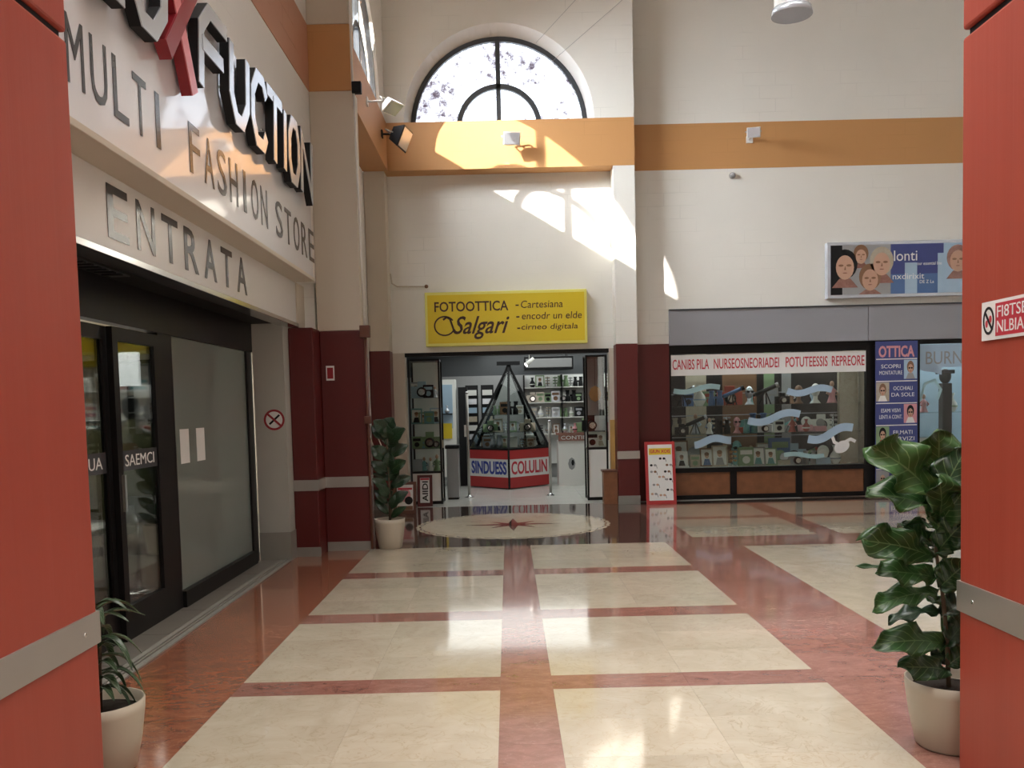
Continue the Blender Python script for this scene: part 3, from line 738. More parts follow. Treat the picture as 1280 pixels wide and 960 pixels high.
def sliding(y0, y1, X, label, txt):
    t = thing('sliding_door', (X, (y0+y1)/2, 0), label, 'door')
    b = B(); b.box(X-0.02, X+0.02, y0, y0+0.08, 0.0, 2.15, 'dark'); stl = b.build('stile', t)
    b = B(); b.box(X-0.02, X+0.02, y1-0.08, y1, 0.0, 2.15, 'dark'); b.build('stile', t)
    b = B(); b.box(X-0.02, X+0.02, y0+0.08, y1-0.08, 0.0, 0.24, 'dark'); b.build('bottom_rail', t)
    b = B(); b.box(X-0.02, X+0.02, y0+0.08, y1-0.08, 2.06, 2.15, 'dark'); b.build('top_rail', t)
    b = B(); b.box(X-0.005, X+0.003, y0+0.08, y1-0.08, 0.24, 2.06, 'glass'); b.build('pane', t)
    f = FXp(X+0.005, y0+0.1, 1.17)
    b = B(); rect(b, f, 0, 0, y1-y0-0.16, 0.14, 'letterdark', 0, 0.002); stk = b.build('sticker', t)
    text('lettering', txt, f, 0.04, 0.03, y1-y0-0.24, 0.11, 'screen', 0.002, 0.0035, stk)
    b = B(); b.box(X+0.02, X+0.05, y0+0.02, y0+0.05, 0.9, 1.15, 'chrome'); b.build('handle', stl)
sliding(6.02, 6.80, XS, 'black framed sliding glass door next to the frosted panel', 'SAEMCI')
sliding(5.22, 6.05, XS-0.045, 'black framed sliding glass door half hidden behind the left red pillar', 'ACCIUA')
b = B(); b.box(XS-0.03, XS+0.01, 3.2, 5.2, 0.1, 2.17, 'glass'); b.box(XS-0.04, XS+0.03, 3.2, 5.2, 0, 0.1, 'dark'); struct(b.build('window_3'))
# sill
sill = struct((lambda b: (b.box(-2.8, -2.29, 2.4, 9.27, -0.05, 0.002, 'joint'), b.build('trim_11'))[1])(B()))
for k in range(9):
    y0 = 2.42+k*0.76
    b = B(); b.box(-2.79, -2.42, y0, y0+0.755, 0.0, 0.010, 'sillstone'); b.build('sill_slab', sill)
b = B(); b.box(-2.415, -2.375, 2.4, 9.27, 0.0, 0.012, 'skirt'); b.box(-2.36, -2.345, 2.4, 9.27, 0, 0.012, 'skirt'); b.box(-2.33, -2.292, 2.4, 9.27, 0.0, 0.012, 'skirt'); b.build('track', sill)
# store room shell
b = B(); b.box(-7.6, -2.8, 2.2, 13.9, -0.1, 0.0, 'sillstone'); struct(b.build('floor_store'))
b = B(); b.box(-7.6, -2.36, 2.2, 13.95, 2.9, 2.97, 'white'); struct(b.build('ceiling_store'))
b = B(); b.box(-7.6, -7.4, 2.2, 13.9, 0, 2.9, 'plaster'); b.box(-7.6, -2.3, 13.7, 13.9, 0, 2.9, 'plaster'); b.box(-7.6, -2.7, 2.2, 2.4, 0, 2.9, 'plaster'); struct(b.build('wall_store'))

# no smoking roundel on white pier
t = thing('no_smoking_roundel', (-2.42, 9.27, 1.47), 'round red no smoking sign on the white pier beside the frosted panel', 'sign')
f = FY(-2.42, 9.28, 1.47)
b = B(); ell(b, f, 0, 0, 0.105, 0.105, 'screen', 0, 0.004, 32); b.build('plate', t)
b = B()
for k in range(32):
    a0, a1_ = 2*PI*k/32, 2*PI*(k+1)/32
    poly(b, f, [(r*math.cos(a), r*math.sin(a)) for r, a in ((0.108, a0), (0.108, a1_), (0.086, a1_), (0.086, a0))], 'xred', 0.003, 0.006)
ribbon(b, f, [(-0.065, 0.06), (0.065, -0.06)], 0.022, 'xred', 0.004, 0.007); ribbon(b, f, [(-0.05, -0.045), (0.055, 0.05)], 0.02, 'black', 0.003, 0.0065)
b.build('symbol', t)

# ------------------------------------------------------------------ goods in general
def tree_items(): pass
def ordn(i): return ['first', 'second', 'third', 'fourth', 'fifth', 'sixth', 'seventh', 'eighth', 'ninth', 'tenth', 'eleventh', 'twelfth', 'thirteenth', 'fourteenth', 'fifteenth', 'sixteenth', 'seventeenth', 'eighteenth', 'nineteenth', 'twentieth'][i]
def it_frame(x, y, z, h, c, c2):
    t = thing('picture_frame', (x, y, z), '', 'picture frame'); w_ = h*0.75; f = Fr((x-w_/2, y, z), (1, 0, 0), Vector((0, 0.18, 0.98)).normalized(), Vector((0, -0.98, 0.18)).normalized())
    b = B(); e = 0.022
    for a in ((0, 0, w_, e), (0, h-e, w_, h), (0, e, e, h-e), (w_-e, e, w_, h-e)): rect(b, f, *a, c, 0, 0.015)
    b.build('rim', t)
    b = B(); rect(b, f, e, e, w_-e, h-e, 'screen', 0, 0.006); ell(b, f, w_/2, h*0.6, w_*0.15, h*0.15, 'skin', 0.006, 0.008); ell(b, f, w_/2, h*0.68, w_*0.17, h*0.10, 'brown', 0.006, 0.0085)
    poly(b, f, [(w_*0.22, e), (w_*0.78, e), (w_*0.66, h*0.42), (w_*0.34, h*0.42)], c2, 0.006, 0.009); b.build('photo', t)
    b = B(); b.bar(f.p(w_/2, h*0.7, -0.002), (x, y+h*0.42, z+0.002), 0.02, 0.004, 'black'); b.build('stay', t)
    return t
def it_camera(x, y, z, h, c, c2):
    t = thing('camera', (x, y, z), '', 'camera'); w_ = h*1.3
    b = B(); b.box(x-w_/2, x+w_/2, y-0.03, y+0.03, z, z+h*0.7, c); b.box(x-w_*0.2, x+w_*0.2, y-0.025, y+0.025, z+h*0.7, z+h, c); b.build('body', t, 0.006)
    b = B(); b.lathe((x, y-0.03, z+h*0.35), [(h*0.3, 0), (h*0.3, -0.04), (h*0.25, -0.05), (h*0.25, -0.08)], 'black', 16, 'y'); b.lathe((x, y-0.111, z+h*0.35), [(h*0.2, 0), (h*0.2, 0.003)], 'chrome', 16, 'y'); b.build('lens', t)
    return t
def it_binoc(x, y, z, h, c, c2):
    t = thing('binoculars', (x, y, z), '', 'binoculars')
    for s in (-1, 1):
        b = B(); b.lathe((x+s*h*0.28, y, z), [(h*0.24, 0), (h*0.24, h*0.35), (h*0.16, h*0.6), (h*0.14, h*0.85), (h*0.18, h*0.9), (h*0.18, h)], c, 14); b.build('barrel', t)
    b = B(); b.box(x-h*0.28, x+h*0.28, y-0.012, y+0.012, z+h*0.45, z+h*0.62, c); b.build('bridge', t)
    return t
def it_scope(x, y, z, h, c, c2):
    t = thing('telescope', (x, y, z), '', 'telescope'); top = Vector((x, y, z+h*0.6))
    d = Vector((0.75, -0.1, 0.32)).normalized()*h*0.75
    b = B(); b.tube([top-d*0.6, top+d*0.6], h*0.09, c, 14); b.build('tube', t)
    b = B(); b.tube([top+d*0.6, top+d*0.78], h*0.115, c2, 14); b.tube([top-d*0.6, top-d*0.75], h*0.05, 'black', 10); b.build('end_rings', t)
    for k in range(3):
        a = 2*PI*k/3+0.5
        b = B(); b.tube([top, (x+math.cos(a)*h*0.28, y+math.sin(a)*h*0.2, z+0.006)], h*0.025, 'black', 6); b.build('leg', t)
    return t
def it_box(x, y, z, h, c, c2):
    t = thing('carton', (x, y, z), '', 'box'); w_ = h*0.8
    b = B(); b.box(x-w_/2, x+w_/2, y-0.05, y+0.05, z, z+h, c); b.build('body', t, 0.003)
    b = B(); f = FY(x-w_/2, y-0.05, z); rect(b, f, w_*0.1, h*0.62, w_*0.9, h*0.85, c2, 0, 0.002); ell(b, f, w_/2, h*0.33, w_*0.26, h*0.2, c2, 0, 0.002); b.build('print', t)
    return t
def it_head(x, y, z, h, c, c2):
    t = thing('mannequin_head', (x, y, z), '', 'mannequin head')
    b = B(); b.lathe((x, y, z), [(h*0.26, 0), (h*0.22, h*0.05), (h*0.11, h*0.2), (h*0.11, h*0.38)], c, 16); b.ball((x, y, z+h*0.66), h*0.22, h*0.26, h*0.34, c); b.ball((x, y-h*0.27, z+h*0.62), h*0.035, h*0.05, h*0.06, c, 8, 6); b.build('bust', t)
    b = B()
    for s in (-1, 1):
        b.ball((x+s*h*0.11, y-h*0.25, z+h*0.7), h*0.09, h*0.02, h*0.06, 'black', 10, 6); b.tube([(x+s*h*0.2, y-h*0.24, z+h*0.72), (x+s*h*0.23, y, z+h*0.72)], h*0.012, 'black', 5)
    b.build('sunglasses', t)
    return t
def it_stand(x, y, z, h, c, c2):
    t = thing('eyewear_stand', (x, y, z), '', 'eyewear stand')
    b = B(); b.lathe((x, y, z), [(h*0.25, 0), (h*0.25, 0.012), (0.01, 0.02), (0.008, h)], 'chrome', 14); b.build('post', t)
    for k in range(3):
        zz = z+h*(0.35+0.27*k); b = B()
        for s in (-1, 1): b.ball((x+s*h*0.13, y-0.02, zz), h*0.11, 0.008, h*0.07, c, 10, 6)
        b.tube([(x-h*0.05, y-0.02, zz+0.01), (x+h*0.05, y-0.02, zz+0.01)], 0.004, c, 5); b.build('glasses', t)
    return t
def it_vase(x, y, z, h, c, c2):
    t = thing('vase', (x, y, z), '', 'vase')
    b = B(); b.lathe((x, y, z), [(h*0.16, 0), (h*0.3, h*0.25), (h*0.27, h*0.45), (h*0.1, h*0.7), (h*0.1, h*0.85), (h*0.17, h)], c, 18); b.build('body', t)
    b = B(); b.lathe((x, y, z+h*0.30), [(h*0.305, -0.01), (h*0.31, 0), (h*0.305, 0.01)], c2, 18); b.build('stripe', t)
    return t
def it_fig(x, y, z, h, c, c2):
    t = thing('figurine', (x, y, z), '', 'figurine')
    b = B(); b.lathe((x, y, z), [(h*0.24, 0), (h*0.2, h*0.06), (h*0.13, h*0.3), (h*0.17, h*0.55), (h*0.05, h*0.72)], c, 14); b.build('dress', t)
    b = B(); b.ball((x, y, z+h*0.84), h*0.1, h*0.1, h*0.14, 'skin', 10, 8); b.build('head', t)
    for s in (-1, 1):
        b = B(); b.tube([(x+s*h*0.13, y, z+h*0.6), (x+s*h*0.26, y-0.01, z+h*0.42), (x+s*h*0.14, y-h*0.12, z+h*0.36)], h*0.035, c2, 7); b.build('arm', t)
    return t
def it_hand(x, y, z, h, c, c2):
    t = thing('ring_cushion', (x, y, z), '', 'jewellery stand')
    b = B(); b.prism([(x-h*0.4, y-h*0.25, z), (x+h*0.4, y-h*0.25, z), (x+h*0.4, y+h*0.25, z), (x-h*0.4, y+h*0.25, z)], (0, h*0.1, h*0.35), c); b.build('cushion', t, 0.01)
    b = B(); b.lathe((x, y-h*0.1, z+h*0.55), [(h*0.28, -0.006), (h*0.3, 0), (h*0.28, 0.006)], c2, 18, 'y'); b.build('medal', t)
    return t
KN = {'f': (it_frame, 'picture frame'), 'c': (it_camera, 'camera'), 'b': (it_binoc, 'pair of binoculars'), 't': (it_scope, 'tripod telescope'), 'x': (it_box, 'carton'),
      'h': (it_head, 'mannequin head'), 's': (it_stand, 'stand of glasses'), 'v': (it_vase, 'vase'), 'g': (it_fig, 'figurine'), 'r': (it_hand, 'medal cushion')}
COLN = {'paleblue': 'pale blue', 'tealfilm': 'teal'}
def row_items(spec, x0, x1, y, z, where, group, jit=0.04):
    n = len(spec); st = (x1-x0)/n
    for i, s in enumerate(spec):
        k, c, c2, h = s
        fn, nm = KN[k]
        t = fn(x0+st*(i+0.5), y+random.uniform(-jit, jit), z+0.0005, h, c, c2)
        t['label'] = '%s %s, %s from left %s' % (COLN.get(c, c), nm, ordn(i), where)
        t['group'] = group
def rnd_spec(n, hmin, hmax, kinds='fcbtxhsvgr', cols=('black', 'white', 'grey', 'silver', 'red', 'pink', 'blue', 'teal', 'green', 'brown', 'cream', 'paleblue', 'black', 'white', 'teal')):
    out = []
    for i in range(n):
        out.append((random.choice(kinds), random.choice(cols), random.choice(cols), random.uniform(hmin, hmax)))
    return out

# ------------------------------------------------------------------ long shop window, right
YW = 14.2
sw = thing('shop_window', (4.1, YW, 0), 'long black framed display window under the red lettered strip', 'shop window')
b = B(); b.box(2.55, 5.74, YW-0.04, YW+0.04, 2.30, 2.44, 'dark'); b.build('header', sw)
b = B(); b.box(2.55, 5.74, YW-0.05, YW+0.05, 0.43, 0.50, 'dark'); b.build('sill', sw)
b = B(); b.box(2.55, 5.74, YW-0.03, YW+0.05, 0.0, 0.07, 'dark'); b.build('plinth', sw)
for x0, x1 in ((2.55, 2.60), (3.50, 3.60), (4.54, 4.64), (5.62, 5.74)):
    b = B(); b.box(x0, x1, YW-0.04, YW+0.04, 0.07, 0.43, 'dark'); b.build('lower_post', sw)
for x0, x1 in ((2.55, 2.58), (5.655, 5.745)):
    b = B(); b.box(x0, x1, YW-0.04, YW+0.05, 0.50, 2.30, 'dark'); b.build('post', sw)
for x0, x1 in ((2.60, 3.50), (3.60, 4.54), (4.64, 5.62)):
    b = B(); b.box(x0, x1, YW-0.01, YW+0.02, 0.07, 0.43, 'wood'); b.build('wood_panel', sw)
b = B(); b.box(2.58, 5.655, YW, YW+0.006, 0.50, 2.30, 'glass'); b.build('pane', sw)
b = B(); b.box(2.62, 5.62, YW+0.10, YW+0.75, 1.02, 1.03, 'glass'); b.build('glass_shelf', sw)
b = B(); b.box(2.62, 5.62, YW+0.10, YW+0.75, 1.47, 1.48, 'glass'); b.build('glass_shelf', sw)
b = B(); b.box(2.58, 5.65, YW+0.05, YW+0.95, 0.42, 0.50, 'white'); b.build('display_floor', sw)
b = B()
for x0, x1, m_ in ((2.58, 3.0, 'black'), (3.0, 3.35, 'cream'), (3.35, 3.62, 'black'), (3.62, 4.2, 'brown'), (4.2, 4.32, 'black'), (4.32, 4.5, 'green'), (4.5, 4.62, 'black'), (4.62, 4.78, 'grey'), (4.78, 5.65, 'black')): b.box(x0, x1, YW+0.95, YW+1.0, 0.0, 2.7, m_)
b.box(2.55, 9.0, YW+0.2, YW+1.0, 2.7, 2.76, 'white'); b.box(2.5, 2.55, YW+0.2, YW+1.0, 0, 2.7, 'grey'); b.box(5.66, 5.72, YW+0.05, YW+1.0, 0, 2.7, 'cream')
struct(b.build('wall_display_back'))
b = B(); b.box(5.32, 5.62, YW+0.2, YW+0.3, 0.5, 2.3, 'cream'); b.build('side_pillar', sw)
b = B()
for k in range(4): b.box(2.62, 5.62, YW+0.80+0.0, YW+0.84, 0.95+0.36*k, 0.965+0.36*k, 'silver')
b.build('back_rail', sw)
# strip of lettering
st_ = thing('lettered_strip', (4.1, YW-0.02, 1.97), 'long white strip with red capital lettering along the top of the long shop window', 'shop sign')
b = B(); b.box(2.575, 5.66, YW-0.02, YW-0.008, 1.965, 2.29, 'screen'); b.build('strip', st_)
f = FY(2.575, YW-0.02, 1.965); k0 = 3.085/1128   # strip spans 1128 px of the enlarged crop
for wd, a, c in (('CANIBS PILA', 12, 222), ('NURSEOSNEORIADEI', 250, 626), ('POTUTEESSIS', 664, 906), ('REPREORE', 930, 1118)):
    text('lettering', wd, f, a*k0, 0.095, c*k0, 0.255, 'redink', 0.001, 0.003, st_, bold=0.01)
# wavy film stickers on the glass
f = FY(0, YW, 0)
def wave(x0, x1, z, amp, wd, m, ph=0, tilt=0.0, n=16):
    b = B(); pts = [(x0+(x1-x0)*i/n, z+amp*math.sin(ph+2*PI*i/n)+tilt*(i/n)) for i in range(n+1)]
    ribbon(b, f, pts, wd*1.15, m, 0.001, 0.0025)
    return b.build('wave_sticker')
for i, (px0, px1, py, amp, wd, m_, ph, tl, lab) in enumerate([
    (842, 900, 488, 0.03, 0.07, 'tealfilm', 3.1, 0.04, 'top left corner'), (984, 1040, 488, 0.04, 0.09, 'paleblue', 3.1, 0.0, 'top centre right'),
    (935, 1000, 525, 0.05, 0.10, 'paleblue', 3.1, 0.08, 'middle'), (868, 914, 553, 0.035, 0.10, 'paleblue', 4.5, 0.06, 'lower left'),
    (1010, 1066, 548, 0.05, 0.11, 'paleblue', 3.1, 0.16, 'right, above the white swirl'), (980, 1030, 568, 0.02, 0.06, 'tealfilm', 0, -0.02, 'bottom right')]):
    p0, p1 = WY(px0, py, YW), WY(px1, py, YW)
    tag(wave(p0.x, p1.x, p0.z-0.01, amp, wd, m_, ph, tl), 'wavy %s film sticker on the long window, %s' % ('pale blue' if m_ == 'paleblue' else 'teal', lab), 'sticker', 'wave stickers on the long window')
b = B(); ell(b, f, 5.28, 0.78, 0.13, 0.09, 'screen', 0.001, 0.0025, rot=0.5); ribbon(b, f, [(5.12, 0.98), (5.16, 0.86), (5.26, 0.80)], 0.05, 'screen', 0.001, 0.0022); ribbon(b, f, [(5.34, 0.86), (5.42, 0.90), (5.50, 0.86)], 0.05, 'screen', 0.001, 0.0022)
tag(b.build('swirl_sticker'), 'white swirl film sticker low at the right end of the long window', 'sticker')
G1 = 'goods in the long shop window'
random.seed(11)
row_items([('f', 'white', 'black', .26), ('x', 'cream', 'green', .2), ('f', 'brown', 'blue', .30), ('f', 'cream', 'grey', .34), ('s', 'orange', 'black', .26), ('x', 'green', 'white', .30), ('f', 'grey', 'teal', .3), ('f', 'green', 'teal', .28), ('r', 'cream', 'silver', .24), ('c', 'grey', 'black', .2), ('b', 'grey', 'black', .22), ('r', 'paleblue', 'white', .3), ('v', 'white', 'silver', .3)],
          2.68, 5.35, YW+0.22, 0.50, 'on window floor, front row, long shop window', G1, 0.02)
row_items(rnd_spec(11, .28, .42), 2.7, 5.3, YW+0.62, 0.50, 'on window floor, back row, long shop window', G1, 0.02)
row_items([('c', 'black', 'grey', .17), ('t', 'black', 'silver', .34), ('g', 'white', 'blue', .26), ('b', 'black', 'grey', .22), ('h', 'pink', 'black', .26), ('b', 'teal', 'black', .22), ('c', 'silver', 'black', .18), ('x', 'white', 'black', .2), ('g', 'red', 'pink', .27), ('v', 'red', 'white', .2), ('r', 'pink', 'grey', .24), ('s', 'grey', 'black', .28)],
          2.68, 5.35, YW+0.25, 1.03, 'on lower shelf, front row, long shop window', G1, 0.02)
row_items(rnd_spec(10, .24, .36), 2.7, 5.3, YW+0.62, 1.03, 'on lower shelf, back row, long shop window', G1, 0.02)
row_items([('t', 'black', 'silver', .36), ('v', 'white', 'paleblue', .34), ('b', 'blue', 'black', .24), ('t', 'blue', 'black', .34), ('h', 'silver', 'black', .3), ('t', 'black', 'grey', .38), ('c', 'black', 'grey', .18), ('h', 'brown', 'black', .3), ('h', 'white', 'black', .32), ('g', 'pink', 'skin', .36)],
          2.68, 5.35, YW+0.25, 1.48, 'on upper shelf, front row, long shop window', G1, 0.02)
row_items(rnd_spec(7, .2, .34, 'xhvcg'), 2.8, 5.2, YW+0.62, 1.48, 'on upper shelf, back row, long shop window', G1, 0.02)

# banner with portraits
bn = thing('portrait_banner', (6.09, YR-0.07, 0.1), 'tall navy banner with small portraits and white text between two shop windows', 'banner')
f = FY(5.76, YR-0.075, 0.10); BW, BH = 0.66, 2.32
b = B(); rect(b, f, 0, 0, BW, BH, 'navy', 0, 0.01); b.build('sheet', bn)
text('heading', 'OTTICA', f, 0.05, 2.07, 0.61, 2.25, 'pink', 0.010, 0.013, bn, bold=0.03)
random.seed(4)
def portrait(fr, u, v, w_, h_, i, parent, nm='portrait'):
    b = B(); rect(b, fr, u, v, u+w_, v+h_, ['paleblue', 'cream', 'pink', 'green', 'cream', 'grey'][i % 6], 0.010, 0.0112)
    cx, cy = u+w_*0.5, v+h_*0.55
    poly(b, fr, [(u+w_*0.15, v), (u+w_*0.85, v), (u+w_*0.68, v+h_*0.3), (u+w_*0.32, v+h_*0.3)], ['grey', 'white', 'white', 'red', 'brown', 'teal'][i % 6], 0.0112, 0.0122)
    ell(b, fr, cx, cy+h_*0.08, w_*0.27, h_*0.32, ['brown', 'brown', 'black', 'black', 'brown', 'grey'][i % 6], 0.0112, 0.0128, 16)
    ell(b, fr, cx, cy-h_*0.02, w_*0.19, h_*0.24, 'skin', 0.0128, 0.0135, 16)
    for s in (-1, 1): ell(b, fr, cx+s*w_*0.09, cy+h_*0.02, w_*0.075, h_*0.045, 'black', 0.0135, 0.014, 10)
    ell(b, fr, cx, cy-h_*0.15, w_*0.06, h_*0.018, 'red', 0.0135, 0.014, 10)
    return b.build(nm, parent)
tx = ['SCOPRI|MONTATURE', 'OCCHIALI|DA SOLE', 'ESAMI VISIVI|LENTI A CONT.', 'FILMATI|SERVIZI', 'SVILUPPO|RULLINI', 'STAMPE|DIGITALI']
for i in range(6):
    v0 = 1.73-0.345*i
    b = B(); rect(b, f, 0.01, v0+0.305, BW-0.01, v0+0.32, 'white', 0.010, 0.0115); b.build('rule', bn)
    left = i % 2 == 1
    portrait(f, 0.01 if left else BW-0.215, v0, 0.205, 0.295, i, bn)
    a, c = tx[i].split('|'); u0 = 0.25 if left else 0.06
    text('lettering', a, f, u0+0.03, v0+0.17, u0+0.03+0.3, v0+0.23, 'screen', 0.010, 0.0115, bn)
    text('lettering', c, f, u0, v0+0.07, u0+0.36, v0+0.13, 'screen', 0.010, 0.0115, bn)

# second window
s2 = thing('shop_window', (7.2, YW, 0), 'black framed shop window with a pale blue header, right of the navy banner', 'shop window')
b = B(); b.box(5.74, 9.0, YW-0.04, YW+0.04, 2.37, 2.44, 'dark'); b.build('header', s2)
b = B(); b.box(6.43, 6.50, YW-0.04, YW+0.04, 0.0, 2.37, 'dark'); b.build('post', s2)
b = B(); b.box(5.74, 5.77, YW-0.04, YW+0.04, 0.0, 2.37, 'dark'); b.build('post', s2)
b = B(); b.box(5.77, 6.43, YW-0.03, YW+0.03, 0.0, 2.37, 'black'); b.build('infill', s2)
b = B(); b.box(6.50, 8.9, YW, YW+0.006, 0.43, 2.37, 'glass'); b.build('pane', s2)
b = B(); b.box(6.50, 8.9, YW-0.03, YW+0.03, 0.0, 0.43, 'wood'); b.build('wood_panel', s2)
b = B(); b.box(6.5, 8.9, YW+0.05, YW+0.9, 0.42, 0.5, 'white'); b.build('display_floor', s2)
b = B(); b.box(6.5, 8.9, YW+0.12, YW+0.6, 1.28, 1.29, 'glass'); b.build('glass_shelf', s2)
b = B(); b.box(6.50, 9.0, YW+0.95, YW+1.0, 0.0, 2.7, 'paleblue'); struct(b.build('wall_display_back_right'))
b = B(); b.box(6.50, 8.0, YW-0.02, YW-0.008, 2.0, 2.36, 'paleblue'); hp = tag(b.build('header_strip'), 'pale blue strip with faint grey capitals over the second shop window', 'shop sign')
text('lettering', 'BURNLATE', FY(6.6, YW-0.02, 2.05), 0, 0, 1.1, 0.2, 'grey', 0.001, 0.003, hp)
b = B(); b.box(6.93-0.0, 7.08, YW+0.1, YW+0.25, 0.5, 1.75, 'black'); b.ball((7.0, YW+0.17, 1.86), 0.09, 0.09, 0.12, 'black'); b.box(6.9, 7.1, YW+0.05, YW+0.3, 1.9, 1.96, 'black')
tag(b.build('display_figure', None, 0.01), 'slim black display figure standing in the second shop window', 'display figure')
row_items([('f', 'paleblue', 'teal', .4), ('h', 'white', 'black', .34), ('x', 'white', 'grey', .26)], 6.55, 7.9, YW+0.42, 0.5, 'on the floor of the right hand shop window', 'goods in the second shop window')
row_items([('g', 'pink', 'red', .3), ('v', 'white', 'green', .3), ('h', 'cream', 'black', .3)], 6.55, 7.9, YW+0.45, 1.29, 'on the shelf of the right hand shop window', 'goods in the second shop window')
b = B(); pp = [(6.5, 1.98), (6.58, 1.94), (6.72, 1.93), (6.86, 1.88), (6.86, 2.0), (6.5, 2.0)]
poly(b, FY(0, YW, 0), pp, 'paleblue', 0.001, 0.0025); ribbon(b, FY(0, YW, 0), [(6.52, 1.5), (6.6, 1.75), (6.75, 1.8), (6.85, 1.65), (6.8, 1.5)], 0.04, 'tealfilm', 0.001, 0.0025)
tag(b.build('curl_sticker'), 'teal curled film sticker on the second shop window', 'sticker')

# billboard light box
bb = thing('billboard', (6.05, YR-0.1, 3.09), 'blue advertising light box with faces on the white wall, upper right', 'billboard')
x0, x1, z0, z1 = 5.0, 7.35, 3.10, 3.96
b = B(); b.box(x0, x1, YR-0.12, YR-0.001, z0, z1, 'silver'); b.build('case', bb, 0.006)
f = FY(x0+0.05, YR-0.12, z0+0.05); W_, H_ = 2.25, 0.76
b = B()
rect(b, f, 0, 0, W_, H_, 'navy', 0, 0.003); rect(b, f, 0, 0, 0.93, H_, 'grey', 0.003, 0.004); rect(b, f, 0, 0, 0.18, H_, 'black', 0.004, 0.005)
rect(b, f, 1.15, 0, 1.34, H_*0.62, 'paleblue', 0.003, 0.004); rect(b, f, 1.66, 0, 1.75, H_*0.8, 'paleblue', 0.003, 0.004); rect(b, f, 0.93, 0, 1.7, 0.3, 'blue', 0.003, 0.0035)
rect(b, f, 1.75, 0, 2.12, H_, 'paleblue', 0.004, 0.005); rect(b, f, 2.17, 0, W_, H_, 'red', 0.004, 0.005); rect(b, f, 2.12, 0, 2.17, H_, 'white', 0.004, 0.006)
for cx, cy, r, c1 in ((0.47, 0.60, 0.10, 'brown'), (0.22, 0.44, 0.17, 'black'), (0.79, 0.48, 0.16, 'cream'), (0.61, 0.24, 0.15, 'brown'), (1.97, 0.5, 0.15, 'mauve')):
    ell(b, f, cx, cy+0.03, r*1.15, r*1.35, c1, 0.006, 0.007, 20); ell(b, f, cx, cy-0.02, r*0.82, r*1.1, 'skin', 0.007, 0.008, 20)
    for s in (-1, 1): ell(b, f, cx+s*r*0.36, cy+0.01, r*0.24, r*0.11, 'brown', 0.0083, 0.009, 10)
    ell(b, f, cx, cy-r*0.62, r*0.22, r*0.05, 'mauve', 0.008, 0.009, 10); poly(b, f, [(cx-r*0.08, cy-r*0.35), (cx+r*0.1, cy-r*0.35), (cx+r*0.02, cy+r*0.05)], 'brown', 0.008, 0.0085)
    poly(b, f, [(cx-r*1.2, max(0, cy-r*1.95)), (cx+r*1.2, max(0, cy-r*1.95)), (cx+r*0.5, cy-r*1.12), (cx-r*0.5, cy-r*1.12)], 'mauve', 0.006, 0.0068)
b.build('poster', bb)
text('lettering', 'lonti', f, 0.98, 0.50, 1.34, 0.66, 'screen', 0.006, 0.008, bb)
text('lettering', 'our essential line', f, 1.34, 0.43, 1.72, 0.48, 'screen', 0.006, 0.008, bb)
text('lettering', 'nxdirixit', f, 0.96, 0.22, 1.45, 0.31, 'screen', 0.006, 0.008, bb)
text('lettering', 'DE Z La', f, 1.38, 0.15, 1.60, 0.20, 'screen', 0.006, 0.008, bb)

# ------------------------------------------------------------------ yellow sign
ys = thing('shop_sign', (0, 14.0, 2.5), 'yellow shop sign with brown lettering over the photo shop entrance', 'shop sign')
YY = 13.93
b = B(); b.box(-1.245, 1.255, YY, 14.09, 2.50, 3.33, 'yellowedge'); b.build('box', ys, 0.01)
b = B(); b.box(-1.205, 1.215, YY-0.004, YY, 2.545, 3.285, 'yellow'); b.build('face', ys)
f = FY(-1.205, YY-0.004, 2.545); k_ = 2.42/1125   # crop px -> m; face left=80 right=1205 ; bottom 445, top 85
def yt(s, xa, ya, xb, yb, **k): return text('lettering', s, f, (xa-80)*k_, (445-yb)*2.05e-3, (xb-80)*k_, (445-ya)*2.05e-3, 'inkbrown', 0.001, 0.004, ys, **k)
yt('FOTOOTTICA', 130, 135, 660, 210, bold=0.015)
yt('Salgari', 262, 245, 665, 420, shear=0.4, bold=0.012)
yt('Cartesiana', 750, 140, 1050, 195, shear=0.1); yt('-', 712, 168, 735, 178); yt('encodr un elde', 755, 228, 1185, 280, shear=0.1); yt('-', 715, 255, 738, 265); yt('cirneo digitala', 750, 315, 1155, 370, shear=0.1); yt('-', 720, 340, 742, 350)
b = B(); pts = []
for k in range(40):
    a = 0.6+5.2*k/39; pts.append(((200+72*math.cos(a)-80)*k_, (445-(315-70*math.sin(a)))*2.05e-3))
ribbon(b, f, pts, 0.022, 'inkbrown', 0.001, 0.004)
ribbon(b, f, [((190-80)*k_, 0.36), ((215-80)*k_, 0.40), ((240-80)*k_, 0.37), ((262-80)*k_, 0.22), ((270-80)*k_, 0.16)], 0.03, 'inkbrown', 0.001, 0.004)
b.build('flourish', ys)
# small pipe end left of the sign
b = B(); p0, p1 = WY(488, 340, 14.06), WY(533, 357, 14.06)
b.tube([(p0.x, 14.06, 3.65), (p0.x+0.02, 14.06, 3.50), (p0.x+0.10, 14.06, 3.45), (p1.x, 14.06, 3.44)], 0.012, 'plaster'); b.ball((p1.x, 14.05, 3.44), 0.03, 0.03, 0.03, 'brown')
tag(b.build('pipe_stub'), 'short bent pipe ending on the cream wall left of the yellow sign', 'pipe')

